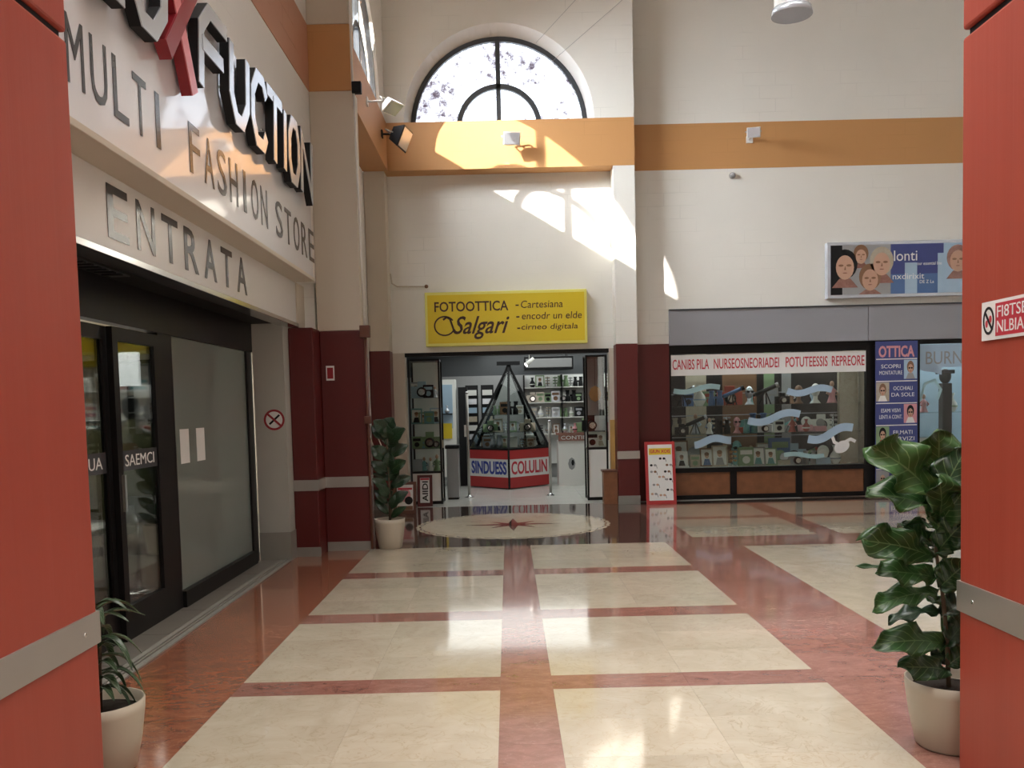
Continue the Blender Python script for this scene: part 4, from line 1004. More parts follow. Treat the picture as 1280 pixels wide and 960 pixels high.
# ------------------------------------------------------------------ photo shop
b = B(); b.box(-3.2, 4.6, 13.975, 19.5, -0.12, -0.003, 'shopjoint'); sfl = struct(b.build('floor_photo_shop'))
b = B(); b.box(0.006, 0.594, 0.006, 0.594, -0.02, 0, 'shoptile'); tile = b.build('floor_tile'); tile.location = (-1.8, 13.98, 0); tm = tile.data; attach(tile, sfl)
for i in range(9):
    for j in range(9):
        if i == 0 and j == 0: continue
        o = bpy.data.objects.new('floor_tile', tm); C.objects.link(o); o.location = (-1.8+0.6*i, 13.98+0.6*j, 0); attach(o, sfl)
b = B(); b.box(-3.2, 4.6, 14.36, 19.5, 2.8, 2.9, 'frame'); struct(b.build('ceiling_photo_shop'))
b = B(); b.box(-3.2, 4.6, 19.4, 19.6, 2.22, 2.8, 'frame'); b.box(-3.2, 4.6, 19.4, 19.6, 0, 2.22, 'grey'); struct(b.build('wall_photo_shop_back'))
b = B(); b.box(-3.3, -3.2, 14.0, 19.5, 0, 2.8, 'grey'); struct(b.build('wall_photo_shop_left'))
b = B(); b.box(4.6, 4.7, 15.2, 19.5, 0, 2.8, 'white'); struct(b.build('wall_photo_shop_right'))
b = B(); b.box(-3.3, -1.785, 14.36, 14.4, 0, 2.8, 'grey'); b.box(1.67, 2.55, 14.36, 14.4, 0, 2.8, 'grey'); struct(b.build('wall_photo_shop_front'))
b = B(); b.box(-1.60, 1.60, 14.12, 14.30, 2.36, 2.42, 'dark'); struct(b.build('trim_12'))

def tall_case(x0, x1, y0, y1, zb, zt, label, shelves, lower='white'):
    t = thing('glass_showcase', ((x0+x1)/2, (y0+y1)/2, 0), label, 'showcase')
    for xx in (x0, x1):
        for yv in (y0, y1):
            b = B(); b.box(xx-0.014, xx+0.014, yv-0.014, yv+0.014, 0, zt, 'dark'); b.build('post', t)
    b = B(); b.box(x0, x1, y0, y1, zt-0.03, zt, 'dark'); b.build('top', t)
    b = B(); b.box(x0+0.014, x1-0.014, y0+0.004, y1-0.004, 0.05, zb, lower); b.box(x0, x1, y0, y1, 0.0, 0.05, 'dark'); b.box(x0, x1, y0, y1, zb, zb+0.03, 'dark'); b.build('base', t)
    for z in shelves:
        b = B(); b.box(x0+0.02, x1-0.02, y0+0.03, y1-0.03, z-0.006, z, 'glass'); b.build('glass_shelf', t)
    b = B(); b.box(x0+0.014, x1-0.014, y0, y0+0.004, zb+0.03, zt-0.03, 'glass'); b.build('pane', t)
    b = B(); b.box(x0+0.014, x1-0.014, y1-0.004, y1, zb+0.03, zt-0.03, 'screen' if x0 < 0 else 'grey'); b.build('back', t)
    return t
random.seed(3)
tall_case(-1.58, -1.10, 14.45, 14.95, 0.5, 2.34, 'tall glass showcase at the left of the photo shop entrance', (0.9, 1.3, 1.72))
for z, nm in ((0.531, 'bottom'), (0.9005, 'second'), (1.3005, 'third'), (1.7205, 'top')):
    row_items(rnd_spec(4, .18, .27, 'cxvfg', ('white', 'green', 'cream', 'teal', 'silver', 'black', 'paleblue')), -1.55, -1.13, 14.62, z, 'on the %s shelf of the left showcase' % nm, 'goods in the left showcase', 0.01)
tall_case(1.27, 1.585, 14.45, 14.9, 0.82, 2.34, 'tall glass showcase on a white base at the right of the photo shop entrance', (1.12,))
for z, nm in ((0.851, 'lower'), (1.1205, 'upper')):
    row_items(rnd_spec(2, .2, .26, 'xvcf', ('white', 'green', 'cream', 'black', 'silver')), 1.29, 1.57, 14.62, z, 'on the %s shelf of the right showcase' % nm, 'goods in the right showcase', 0.01)
b = B(); ell(b, FY(1.42, 14.60, 1.72), 0, 0, 0.10, 0.13, 'orange', 0, 0.02, 8); b.tube([(1.42, 14.6, 1.85), (1.42, 14.6, 2.30)], 0.003, 'black', 5)
tag(b.build('hanging_tag'), 'orange brown tag hanging in the right showcase', 'tag')
b = B(); b.tube([(1.46, 14.62, 1.80), (1.50, 14.62, 1.5), (1.50, 14.62, 1.3), (1.47, 14.62, 1.15)], 0.012, 'black', 7)
tag(b.build('camera_strap'), 'black strap hanging in the right showcase beside the orange tag', 'strap')

# kiosk
kx, ky = 0.0, 16.66
kv = [(-0.79, 17.45), (-0.01, 16.66), (0.77, 17.40), (0.62, 18.2), (-0.64, 18.2)]
ki = thing('kiosk_counter', (0, 17.4, 0), 'red and white kiosk counter with a glass pyramid, middle of the photo shop', 'kiosk')
def ring(b, z0, z1, m, off=0.0):
    c = Vector((0, 17.4)); pts = []
    for x, y in kv:
        v = Vector((x, y))-c; v = c+v*(1+off); pts.append((v.x, v.y, z0))
    b.prism(pts, (0, 0, z1-z0), m)
b = B(); ring(b, 0.10, 0.22, 'kiosk_red', 0.01); b.build('lower_panel', ki)
b = B(); ring(b, 0.22, 0.56, 'screen', 0.0); b.build('white_panel', ki)
b = B(); ring(b, 0.56, 0.73, 'kiosk_red', 0.01); b.build('upper_panel', ki)
b = B(); ring(b, 0.02, 0.10, 'kiosk_red', 0.01); b.build('plinth', ki)
b = B(); ring(b, 0.73, 0.76, 'dark', 0.015); b.build('rim', ki)
b = B(); b.box(-0.03, 0.01, 16.61, 16.645, 0.02, 0.73, 'black'); b.build('corner_strip', ki)
def side_frame(p, q, z):
    p, q = Vector((*p, z)), Vector((*q, z)); U = (q-p).normalized(); return Fr(p, U, (0, 0, 1), U.cross(Vector((0, 0, 1)))), (q-p).length
f, L_ = side_frame(kv[0], kv[1], 0.22); text('lettering', 'SINDUESS', f, 0.08, 0.05, L_-0.06, 0.30, 'blueink', 0.002, 0.006, ki, bold=0.03)
f, L_ = side_frame(kv[1], kv[2], 0.22); text('lettering', 'COLULIN', f, 0.06, 0.05, L_-0.06, 0.30, 'redink', 0.002, 0.006, ki, bold=0.02)
apex = (0.03, 17.5, 2.35)
for i, (x, y) in enumerate(kv):
    b = B(); b.bar((x, y, 0.76), apex, 0.045, 0.045, 'black'); b.build('frame_bar', ki)
b = B()
for i in range(5):
    p, q = kv[i], kv[(i+1) % 5]
    b.faces([(p[0], p[1], 0.76), (q[0], q[1], 0.76), apex], [(0, 1, 2)], 'glass')
b.build('glass_side', ki)
for z, s in ((1.05, 0.78), (1.38, 0.58)):
    b = B(); c = Vector((0.01, 17.45)); b.prism([(c.x+(x-c.x)*s, c.y+(y-c.y)*s, z) for x, y in kv], (0, 0, 0.012), 'glass'); b.build('glass_shelf', ki)
b = B(); b.box(-0.2, 0.25, 17.42, 17.58, 2.35, 2.42, 'black'); b.build('cap', ki)
random.seed(21)
for z, xa, xb, n, yv, nm in ((0.7605, -0.5, 0.5, 6, 17.3, 'bottom front row'), (0.7605, -0.55, 0.55, 6, 17.6, 'bottom back row'), (1.0625, -0.42, 0.44, 6, 17.35, 'lower shelf'), (1.3925, -0.28, 0.30, 4, 17.45, 'upper shelf')):
    row_items(rnd_spec(n, .17, .26, 'cxbfs', ('white', 'cream', 'black', 'silver', 'green', 'brown')), xa, xb, yv, z, 'on the %s of the pyramid kiosk' % nm, 'goods in the pyramid kiosk', 0.01)
# kiosk behind: tall racks left of kiosk
for i, (x, lab) in enumerate(((-0.74, 'leftmost'), (-0.42, 'right hand'))):
    t = thing('postcard_rack', (x, 18.4, 0), 'tall black rack of small cards behind the kiosk, %s one' % lab, 'rack')
    b = B(); b.box(x-0.13, x+0.13, 18.45, 18.47, 0.1, 2.0, 'black'); b.lathe((x, 18.46, 0), [(0.16, 0), (0.16, 0.03), (0.02, 0.05), (0.02, 0.12)], 'black', 14); b.build('frame', t)
    for k in range(9):
        b = B(); b.box(x-0.1, x+0.1, 18.40, 18.45, 0.35+0.18*k, 0.46+0.18*k, ['white', 'cream', 'paleblue', 'silver'][k % 4]); b.build('card_row', t)
# posts
for x, h, lab in ((-0.70, 1.80, 'taller'), (0.70, 1.28, 'shorter')):
    t = thing('stanchion', (x, 15.35, 0), '%s steel post standing in front of the kiosk, %s' % (lab, 'left' if x < 0 else 'right'), 'post')
    b = B(); b.lathe((x, 15.35, 0), [(0.075, 0), (0.075, 0.012), (0.03, 0.03), (0.024, 0.05)], 'chrome', 18); b.build('base', t)
    b = B(); b.tube([(x, 15.35, 0.04), (x, 15.35, h)], 0.024, 'steel', 12); b.build('post', t)
    b = B(); b.ball((x, 15.35, h), 0.03, 0.03, 0.02, 'chrome'); b.build('cap', t)
    if x < 0:
        b = B(); b.box(x-0.06, x-0.02, 15.33, 15.37, 1.05, 1.25, 'screen'); b.build('tag', t)
# service counter and shelves at right back
ct = thing('service_counter', (1.6, 17.6, 0), 'pale service counter with a small emblem, right of the kiosk', 'counter')
b = B(); b.box(0.95, 3.4, 17.2, 17.8, 0, 0.86, 'white'); b.build('body', ct)
b = B(); b.box(0.9, 3.45, 17.15, 17.85, 0.98, 1.02, 'mauve'); b.build('top', ct)
b = B(); b.box(0.95, 3.4, 17.16, 17.2, 0.86, 0.98, 'mauve'); fc = b.build('fascia', ct)
text('lettering', 'CONTINUITAT', FY(1.0, 17.16, 0.89), 0, 0, 0.9, 0.07, 'screen', 0.001, 0.004, fc)
b = B(); f = FY(1.2, 17.2, 0.42); ell(b, f, 0, 0, 0.07, 0.12, 'grey', 0.0, 0.004, 8); ell(b, f, 0.02, 0.02, 0.03, 0.06, 'black', 0.004, 0.006, 6); b.build('emblem', ct)
bs = thing('wall_shelving', (1.8, 19.2, 0), 'brightly lit white wall shelving behind the service counter', 'shelving')
b = B(); b.box(0.35, 3.4, 19.32, 19.38, 0.3, 2.2, 'screen'); b.build('back', bs)
for z in (0.95, 1.3, 1.62, 1.94):
    b = B(); b.box(0.35, 3.4, 19.05, 19.32, z-0.02, z, 'white'); b.build('shelf', bs)
for x in (0.35, 1.15, 1.95, 2.75):
    b = B(); b.box(x-0.015, x+0.015, 19.05, 19.38, 0.3, 2.2, 'dark'); b.build('upright', bs)
random.seed(8)
for z, nm in ((0.9505, 'first'), (1.3005, 'second'), (1.6205, 'third'), (1.9405, 'top')):
    row_items(rnd_spec(12, .18, .26, 'cxbfvs', ('black', 'grey', 'silver', 'brown', 'green', 'white', 'cream')), 0.45, 2.4, 19.18, z, 'on the %s board of the wall shelving' % nm, 'goods on the wall shelving', 0.02)
row_items(rnd_spec(6, .14, .26, 'cxbsv', ('black', 'grey', 'silver', 'green', 'pink')), 1.0, 2.2, 17.5, 1.0205, 'on the service counter', 'goods on the service counter', 0.03)
b = B(); b.box(0.35, 1.35, 18.3, 18.9, 2.28, 2.55, 'black'); b.box(0.45, 0.5, 18.5, 18.6, 2.55, 2.799, 'black'); b.box(1.2, 1.25, 18.5, 18.6, 2.55, 2.799, 'black'); b.box(0.38, 1.32, 18.28, 18.3, 2.32, 2.5, 'grey')
tag(b.build('air_conditioner', None, 0.01), 'long dark air unit hanging under the photo shop ceiling, above the lit shelving', 'air conditioner')
sp = thing('spotlight', (0.42, 16.9, 2.3), 'small lit white spotlight hanging in the photo shop above the kiosk', 'lamp')
b = B(); b.tube([(0.42, 16.9, 2.8), (0.42, 16.9, 2.42)], 0.008, 'white', 6); b.build('stem', sp)
b = B(); b.tube([(0.36, 16.88, 2.32), (0.50, 16.92, 2.44)], 0.045, 'white', 12, 0.03); b.build('head', sp)
b = B(); b.tube([(0.355, 16.878, 2.315), (0.36, 16.88, 2.32)], 0.04, mat('lamp_glow', (1, 0.97, 0.9), 0.5, emit=8.0), 12); b.build('bulb', sp)
# left inside: white cabinet, dark door, grey bin
cb = thing('wall_cabinet', (-1.35, 17.6, 0), 'white cabinet with glass shelves against the left side of the photo shop', 'cabinet')
b = B(); b.box(-1.75, -1.02, 17.5, 17.9, 0.2, 2.1, 'white'); b.build('body', cb)
b = B(); b.box(-1.68, -1.08, 17.48, 17.5, 1.15, 2.0, 'paleblue'); b.build('upper_door', cb)
b = B(); b.box(-1.38, -1.10, 17.47, 17.48, 0.95, 1.25, 'yellow'); b.build('yellow_card', cb)
b = B(); b.box(-1.68, -1.08, 17.30, 17.48, 1.42, 1.44, 'dark'); b.build('shelf', cb)
row_items(rnd_spec(4, .14, .24, 'bvcs', ('black', 'grey', 'silver')), -1.62, -1.12, 17.38, 1.441, 'on the shelf of the white cabinet', 'goods on the white cabinet', 0.005)
b = B(); b.box(-0.98, -0.80, 17.7, 17.9, 0, 1.95, 'black'); tag(b.build('dark_door', None, 0.004), 'narrow black upright panel between the white cabinet and the card racks', 'panel')
t = thing('ballot_bin', (-1.12, 15.15, 0), 'slim grey pedestal bin beside the left showcase', 'bin')
b = B(); b.box(-1.06, -0.86, 15.1, 15.35, 0.03, 0.86, 'grey'); b.build('body', t, 0.01)
b = B(); b.box(-1.08, -0.84, 15.08, 15.37, 0.86, 0.92, 'black'); b.build('lid', t, 0.01)
b = B(); b.box(-1.05, -0.87, 15.12, 15.33, 0, 0.03, 'black'); b.build('foot', t)

# poster boards
def board(name, x, y, w_, h_, lean, label, deco, frame='kiosk_red'):
    V = Vector((0, math.sin(lean), math.cos(lean))); Nn = Vector((0, -math.cos(lean), math.sin(lean)))
    f = Fr((x, y, 0.0), (1, 0, 0), V, Nn); t = thing(name, (x+w_/2, y, 0), label, 'poster stand')
    b = B(); rect(b, f, 0, 0, w_, h_, frame, -0.012, 0.006); b.build('board', t)
    b = B(); e = 0.045; rect(b, f, e, e*1.3, w_-e, h_-e, 'screen', 0.006, 0.008); t = b.build('poster', t)
    deco(f, t); t = t.parent
    b = B(); b.bar(f.p(w_/2, h_*0.85, -0.014), (x+w_/2, y+h_*0.42, 0.01), 0.03, 0.01, 'wood2'); b.build('strut', t)
    return t
def deco1(f, t):
    b = B(); rect(b, f, 0.06, 0.76, 0.40, 0.86, 'yellow', 0.008, 0.009)
    random.seed(2)
    for (u, v) in ((.26, .70), (.12, .60), (.36, .60), (.12, .50), (.33, .50), (.24, .42), (.15, .30), (.35, .38), (.36, .22), (.12, .16), (.25, .14)):
        for s in (-1, 1): ell(b, f, u+s*0.028, v, 0.022, 0.018, random.choice(['black', 'brown', 'grey', 'skin']), 0.008, 0.0095, 10)
        ribbon(b, f, [(u+0.05, v), (u+0.06, v-0.05)], 0.006, 'black', 0.008, 0.0095)
    b.build('glasses_print', t); text('lettering', 'GIUN XOIS', f, 0.075, 0.785, 0.385, 0.84, 'redink', 0.009, 0.0105, t, bold=0.03)
board('poster_stand', 2.08, 13.62, 0.46, 0.96, 0.13, 'leaning red framed glasses poster against the dark red wall', deco1)
def deco2(f, t):
    b = B(); rect(b, f, 0.05, 0.42, 0.19, 0.45, 'redink', 0.008, 0.009); b.build('print', t)
    text('lettering', 'AIIDI', Fr(f.p(0.17, 0.08), f.V, -f.U, f.N), 0, 0, 0.32, 0.09, 'black', 0.009, 0.0105, t, bold=0.02)
board('poster_stand', -1.47, 14.12, 0.24, 0.50, 0.15, 'small white board with black letters before the left showcase', deco2, 'darkred')
def deco3(f, t):
    b = B(); ell(b, f, 0.16, 0.28, 0.09, 0.1, 'pink', 0.008, 0.009); ell(b, f, 0.22, 0.2, 0.06, 0.06, 'black', 0.009, 0.010); rect(b, f, 0.06, 0.36, 0.27, 0.39, 'redink', 0.008, 0.009); rect(b, f, 0.05, 0.06, 0.28, 0.12, 'brown', 0.008, 0.009); b.build('print', t)
board('poster_stand', -1.72, 13.15, 0.33, 0.48, 0.2, 'low leaning picture board on the floor behind the rubber plant pot', deco3, 'wood2')
t = thing('wooden_bin', (1.57, 13.85, 0), 'low brown wooden bin at the right of the photo shop entrance', 'bin')
b = B(); b.box(1.45, 1.70-0.035, 13.78, 14.02, 0, 0.50, 'wood'); b.build('body', t, 0.006)
b = B(); b.box(1.43, 1.665, 13.76, 14.04, 0.50, 0.53, 'wood2'); b.build('lid', t, 0.004)
b = B(); b.box(1.59, 1.665, 14.045, 14.08, 0.0, 1.30, 'honeywood'); tag(b.build('wood_plank'), 'upright honey coloured plank behind the wooden bin', 'plank')

# ------------------------------------------------------------------ wall lamps, camera, pendant, cables
def floodlight(base, head, aim, label, hm='white', size=0.15, wall=(0, 1, 0)):
    base, head, aim = Vector(base), Vector(head), Vector(aim).normalized()
    t = thing('floodlight', base, label, 'lamp')
    b = B(); wv = Vector(wall); s = wv.cross(Vector((0, 0, 1))).normalized()*0.05
    b.prism([base+s+Vector((0, 0, .05)), base-s+Vector((0, 0, .05)), base-s-Vector((0, 0, .05)), base+s-Vector((0, 0, .05))], -wv*0.02, hm); b.build('wall_plate', t)
    b = B(); b.tube([base, head], 0.014, hm, 8); b.build('arm', t)
    si = aim.cross(Vector((0, 0, 1))).normalized(); u_ = si.cross(aim)
    b = B(); c = head
    b.tube([c+si*size*0.85-aim*0.02, c+si*size*0.85+aim*size*0.4], 0.01, 'steel', 6); b.tube([c-si*size*0.85-aim*0.02, c-si*size*0.85+aim*size*0.4], 0.01, 'steel', 6); b.tube([c-si*size*0.85-aim*0.02, c+si*size*0.85-aim*0.02], 0.01, 'steel', 6)
    b.build('yoke', t)
    b = B(); q = c+aim*size*0.15
    r0 = [q+si*size*0.5*a+u_*size*0.35*e for a, e in ((1, 1), (-1, 1), (-1, -1), (1, -1))]; r1 = [q+aim*size*0.7+si*size*0.8*a+u_*size*0.6*e for a, e in ((1, 1), (-1, 1), (-1, -1), (1, -1))]
    b.faces(r0+r1, [(0, 1, 2, 3), (4, 5, 6, 7), (0, 1, 5, 4), (1, 2, 6, 5), (2, 3, 7, 6), (3, 0, 4, 7)], hm); hd = b.build('head', t, 0.006)
    b = B(); r2 = [p*1.0+aim*0.004 for p in r1]; ctr = sum(r2, Vector())/4; r2 = [ctr+(p-ctr)*0.86 for p in r2]; b.prism(r2, aim*0.004, 'silver'); b.build('glass', hd)
    return t
h = WY(503, 187, 13.2)
floodlight((-1.73, 13.2, 5.52), (-1.58, 13.15, 5.50), (1, -0.2, -0.45), 'dark floodlight on the ochre beam corner left of the sunlit patch', 'black', 0.26, (-1, 0, 0))
hb = WX(458, 127, -1.73)
floodlight(hb, hb+Vector((0.28, -0.02, 0.0)), (0.5, -0.3, -0.8), 'white floodlight on a bracket high on the left side beam', 'white', 0.17, (-1, 0, 0))
floodlight((0.10, YB, 5.54), (0.14, YB-0.16, 5.56), (0.1, -0.9, -0.5), 'white floodlight on the ochre beam under the arched window', 'white', 0.16)
floodlight((3.84, YR, 5.58), (3.82, YR-0.30, 5.62), (-0.2, -0.9, -0.4), 'grey-white floodlight alone on the right ochre band', 'white', 0.13)
t = thing('dome_camera', (3.57, YR, 5.04), 'tiny round sensor on the white wall just below the right ochre band', 'sensor')
b = B(); b.lathe((3.57, YR, 5.04), [(0.05, 0), (0.05, -0.02)], 'steel', 16, 'y'); b.build('base', t)
b = B(); b.ball((3.57, YR-0.03, 5.04), 0.04, 0.045, 0.04, 'grey'); b.build('dome', t)
pd = thing('pendant_lamp', (2.55, 8.0, 4.88), 'white cylinder pendant lamp hanging at the top of the right wall', 'lamp')
b = B(); b.lathe((2.55, 8.0, 4.88), [(0.135, 0.04), (0.15, 0.05), (0.15, 0.42), (0.13, 0.44), (0.02, 0.45)], 'white', 28); b.build('housing', pd)
b = B(); b.lathe((2.55, 8.0, 4.88), [(0.175, 0.0), (0.165, 0.06), (0.135, 0.06), (0.13, 0.01)], 'silver', 28); b.build('rim', pd)
b = B(); b.ball((2.55, 8.0, 4.93), 0.07, 0.07, 0.05, 'silver'); b.build('bulb', pd)
b = B(); b.tube([(2.55, 8.0, 5.40), (2.55, 8.0, HZ)], 0.01, 'white', 6); b.build('rod', pd)
for (xa, za, xb, zb, lab) in ((1.2, 7.62, 0.55, 6.95, 'left'), (1.93, 7.62, 0.45, 6.4, 'right')):
    b = B(); pts = [Vector((xa, YB-0.02, za)).lerp(Vector((xb, YB-0.06, zb)), k/6)for k in range(7)]
    d = (pts[0]-pts[-1]); pts.insert(0, pts[0]+d*0.3); b.tube(pts, 0.003, 'grey', 5)
    tag(b.build('cable'), 'thin grey cable crossing the wall above the arched window, %s one' % lab, 'cable')

# ------------------------------------------------------------------ plants
def pot(t, x, y, r=0.19, h=0.30):
    b = B(); b.lathe((x, y, 0), [(r*0.70, 0), (r*0.76, 0.01), (r*0.9, h*0.45), (r*0.985, h*0.85), (r, h), (r*0.955, h), (r*0.94, h*0.85), (r*0.9, h*0.84)], 'pot', 40); b.build('pot', t)
    b = B(); b.lathe((x, y, h*0.84), [(r*0.93, 0), (0.0, 0.012)], 'soil', 24); b.build('soil', t)
px_, py_ = 1.93, 3.90
pl = thing('potted_plant', (px_, py_, 0), 'tall fiddle leaf fig in a beige pot behind the right red pillar', 'plant')
pot(pl, px_, py_)
b = B(); sp_ = [WY(1186, 862, py_), WY(1184, 800, py_), WY(1178, 740, py_), WY(1170, 690, py_), WY(1172, 640, py_), WY(1168, 590, py_+0.02)]
sp_[0].z = 0.24
b.tube(sp_, 0.011, 'stem', 8, 0.006); b.build('stem', pl)
def lf(bx, by, tx, ty, w_, dyb=0.0, dyt=0.0, nrm=(0, -0.75, 0.65), m='leaf', curl=0.1, plant=None, Y=None, **k):
    Y = Y or py_
    leaf(WY(bx, by, Y+dyb), WY(tx, ty, Y+dyt), w_, nrm, m, plant or pl, curl, **k)
lf(1168, 622, 1098, 556, 0.25, 0, -0.10, (0.3, -0.9, 0.3))
lf(1168, 606, 1176, 538, 0.20, 0.05, 0.0, (0, -0.8, 0.5))
lf(1170, 640, 1090, 612, 0.19, 0, -0.12, (0.1, -0.6, 0.8))
lf(1168, 640, 1206, 560, 0.17, 0, -0.05, (-0.6, -0.7, 0.2))
lf(1170, 665, 1204, 612, 0.16, 0, -0.12, (-0.5, -0.8, 0.4))
lf(1172, 650, 1178, 600, 0.17, -0.02, -0.14, (0.1, -0.9, 0.2))
lf(1168, 697, 1082, 672, 0.18, 0, -0.08, (0.05, -0.85, 0.5))
lf(1168, 684, 1128, 652, 0.13, 0.05, 0.10, (0.3, -0.8, 0.4))
lf(1172, 690, 1206, 650, 0.16, 0, -0.10, (-0.4, -0.8, 0.5))
lf(1170, 722, 1098, 712, 0.15, 0, -0.06, (0, -0.75, 0.7), curl=0.05)
lf(1125, 712, 1070, 707, 0.03, 0.02, 0.0, (0, -0.5, 0.8), curl=0.02)
lf(1172, 742, 1096, 752, 0.13, 0, -0.10, (0, -0.55, 0.85), curl=0.12)
lf(1174, 735, 1206, 705, 0.16, 0, -0.08, (-0.2, -0.8, 0.5))
lf(1176, 765, 1110, 772, 0.10, 0.02, 0.06, (0, -0.4, 0.9), curl=0.14, m='leaf_dark')
lf(1178, 770, 1208, 750, 0.14, 0, 0.05, (0, -0.7, 0.7), m='leaf_dark')
lf(1182, 806, 1102, 800, 0.15, 0, -0.12, (0.05, -0.75, 0.65), curl=0.14)
lf(1182, 808, 1212, 770, 0.12, 0, -0.03, (-0.5, -0.8, 0.4), m='leaf_dark')
lf(1184, 838, 1132, 832, 0.13, 0, -0.13, (0.2, -0.85, 0.5))
lf(1184, 830, 1162, 800, 0.09, 0.03, 0.08, (0.2, -0.9, 0.2), m='leaf_dark')
lf(1184, 832, 1212, 812, 0.11, 0, -0.03, (0, -0.8, 0.6))
for k in range(7):
    a = random.uniform(0.3, 2.8); z = 0.5+0.11*k
    bs_ = Vector((px_-0.02, py_, z)); leaf(bs_, bs_+Vector((math.cos(a)*0.2, math.sin(a)*0.22, 0.05)), 0.12, (0, 0.2, 1), 'leaf', pl, 0.2)

# rubber plant in the middle distance
qx = -1.355
p2 = thing('potted_plant', (qx, 9.98, 0), 'dark leaved rubber plant in a beige pot beside the red column', 'plant')
pot(p2, qx, 9.98, 0.17, 0.33)
b = B(); b.tube([(qx, 9.98, 0.27), (qx+0.01, 9.98, 0.7), (qx-0.01, 9.98, 1.1), (qx+0.02, 9.98, 1.35)], 0.012, 'stem', 8, 0.006); b.tube([(qx, 9.98, 0.27), (qx+0.06, 9.99, 0.7), (qx+0.05, 9.99, 0.95)], 0.009, 'stem', 8, 0.005); b.build('stem', p2)
random.seed(31)
L2 = [(-0.10, 1.42, .17), (0.06, 1.45, .17), (0.17, 1.30, .16), (-0.20, 1.34, .14), (-0.17, 1.12, .17), (0.19, 1.15, .15), (0.08, 1.25, .18), (-0.21, 0.96, .14), (0.17, 0.97, .16), (0.02, 1.02, .15), (-0.17, 0.78, .12), (0.21, 0.80, .14), (0.10, 0.88, .14), (-0.20, 0.62, .10), (0.18, 0.62, .13), (-0.08, 0.70, .12), (0.10, 0.56, .12), (-0.14, 0.50, .09), (0.16, 0.46, .09), (0, 1.34, .16)]
for i, (dx, z, w_) in enumerate(L2):
    bs_ = Vector((qx+dx*0.12, 9.98, z-0.12)); tp = Vector((max(-1.515, qx+dx*1.15), 9.98+random.uniform(-0.12, 0.02), z+random.uniform(0, 0.05)))
    leaf(bs_, tp, w_, (dx*0.6, -0.8, 0.45), 'leaf_dark', p2, 0.12, False)
for i in range(9):
    a = random.uniform(0.2, 2.9); z = 0.45+0.1*i; bs_ = Vector((qx, 9.98, z)); leaf(bs_, bs_+Vector((math.cos(a)*0.2, math.sin(a)*0.15, 0.1)), 0.12, (0, -0.5, 0.8), 'leaf_dark', p2, 0.12, False)
b = B(); b.tube([WY(467, 535, 9.98), WY(478, 560, 9.98), (qx-0.03, 9.98, 1.0)], 0.006, 'plaster', 6); b.tube([WY(462, 545, 9.98), WY(474, 575, 9.98)], 0.005, 'plaster', 6); b.build('cane', p2)

# strap leaved plant behind left pillar
rx, ry = -1.82, 3.85
p3 = thing('potted_plant', (rx, ry, 0), 'strap leaved plant in a beige pot mostly behind the left red pillar', 'plant')
pot(p3, rx, ry, 0.19, 0.31)
b = B(); b.tube([(rx, ry, 0.25), (rx+0.02, ry, 0.72)], 0.014, 'stem', 8, 0.01); b.build('stem', p3)
random.seed(17)
for i in range(44):
    a = -0.9+2*PI*i/44+random.uniform(-0.1, 0.1); z = 0.32+0.42*((i*7) % 44)/44; ln = random.uniform(0.13, 0.21)
    bs_ = Vector((rx, ry, z)); tp = bs_+Vector((math.cos(a)*ln, math.sin(a)*ln*0.9, random.uniform(-0.08, 0.10)))
    leaf(bs_, tp, 0.04, (0, 0, 1), 'leaf_strap', p3, 0.3, False, 0.3)

# ------------------------------------------------------------------ inside the fashion shop, seen through the doors
def shelfunit(x0, x1, y, zs, label, n, seed):
    t = thing('clothes_shelf', ((x0+x1)/2, y, 0), label, 'shelving')
    for x in (x0, x1):
        b = B(); b.box(x-0.02, x+0.02, y-0.2, y+0.2, 0, zs[-1]+0.35, 'white'); b.build('side', t)
    for z in zs:
        b = B(); b.box(x0, x1, y-0.2, y+0.2, z-0.02, z, 'white'); b.build('shelf', t)
    return t
zs = (0.3, 0.7, 1.1, 1.5, 1.9)
shelfunit(-6.2, -4.3, 12.4, zs, 'white shelving of folded clothes at the back of the fashion shop', 6, 1)
random.seed(5)
ci = 0
for zi, z in enumerate(zs):
    for k in range(8):
        x = -6.1+0.235*k+0.02; c = random.choice(['white', 'cream', 'black', 'grey', 'pink', 'teal', 'red', 'white'])
        t = thing('folded_clothes', (x+0.09, 12.3, z), '%s folded clothes, %s from left on the %s shelf of the fashion shop' % (c, ordn(k), ['lowest', 'second', 'third', 'fourth', 'top'][zi]), 'clothes', 'folded clothes in the fashion shop')
        hh = 0; 
        for q in range(random.randint(3, 5)):
            b = B(); b.box(x+random.uniform(0, .01), x+0.18+random.uniform(0, .01), 12.22, 12.42, z+0.0008+hh, z+hh+0.045, random.choice([c, 'white', c])); b.build('garment', t, 0.012); hh += 0.046
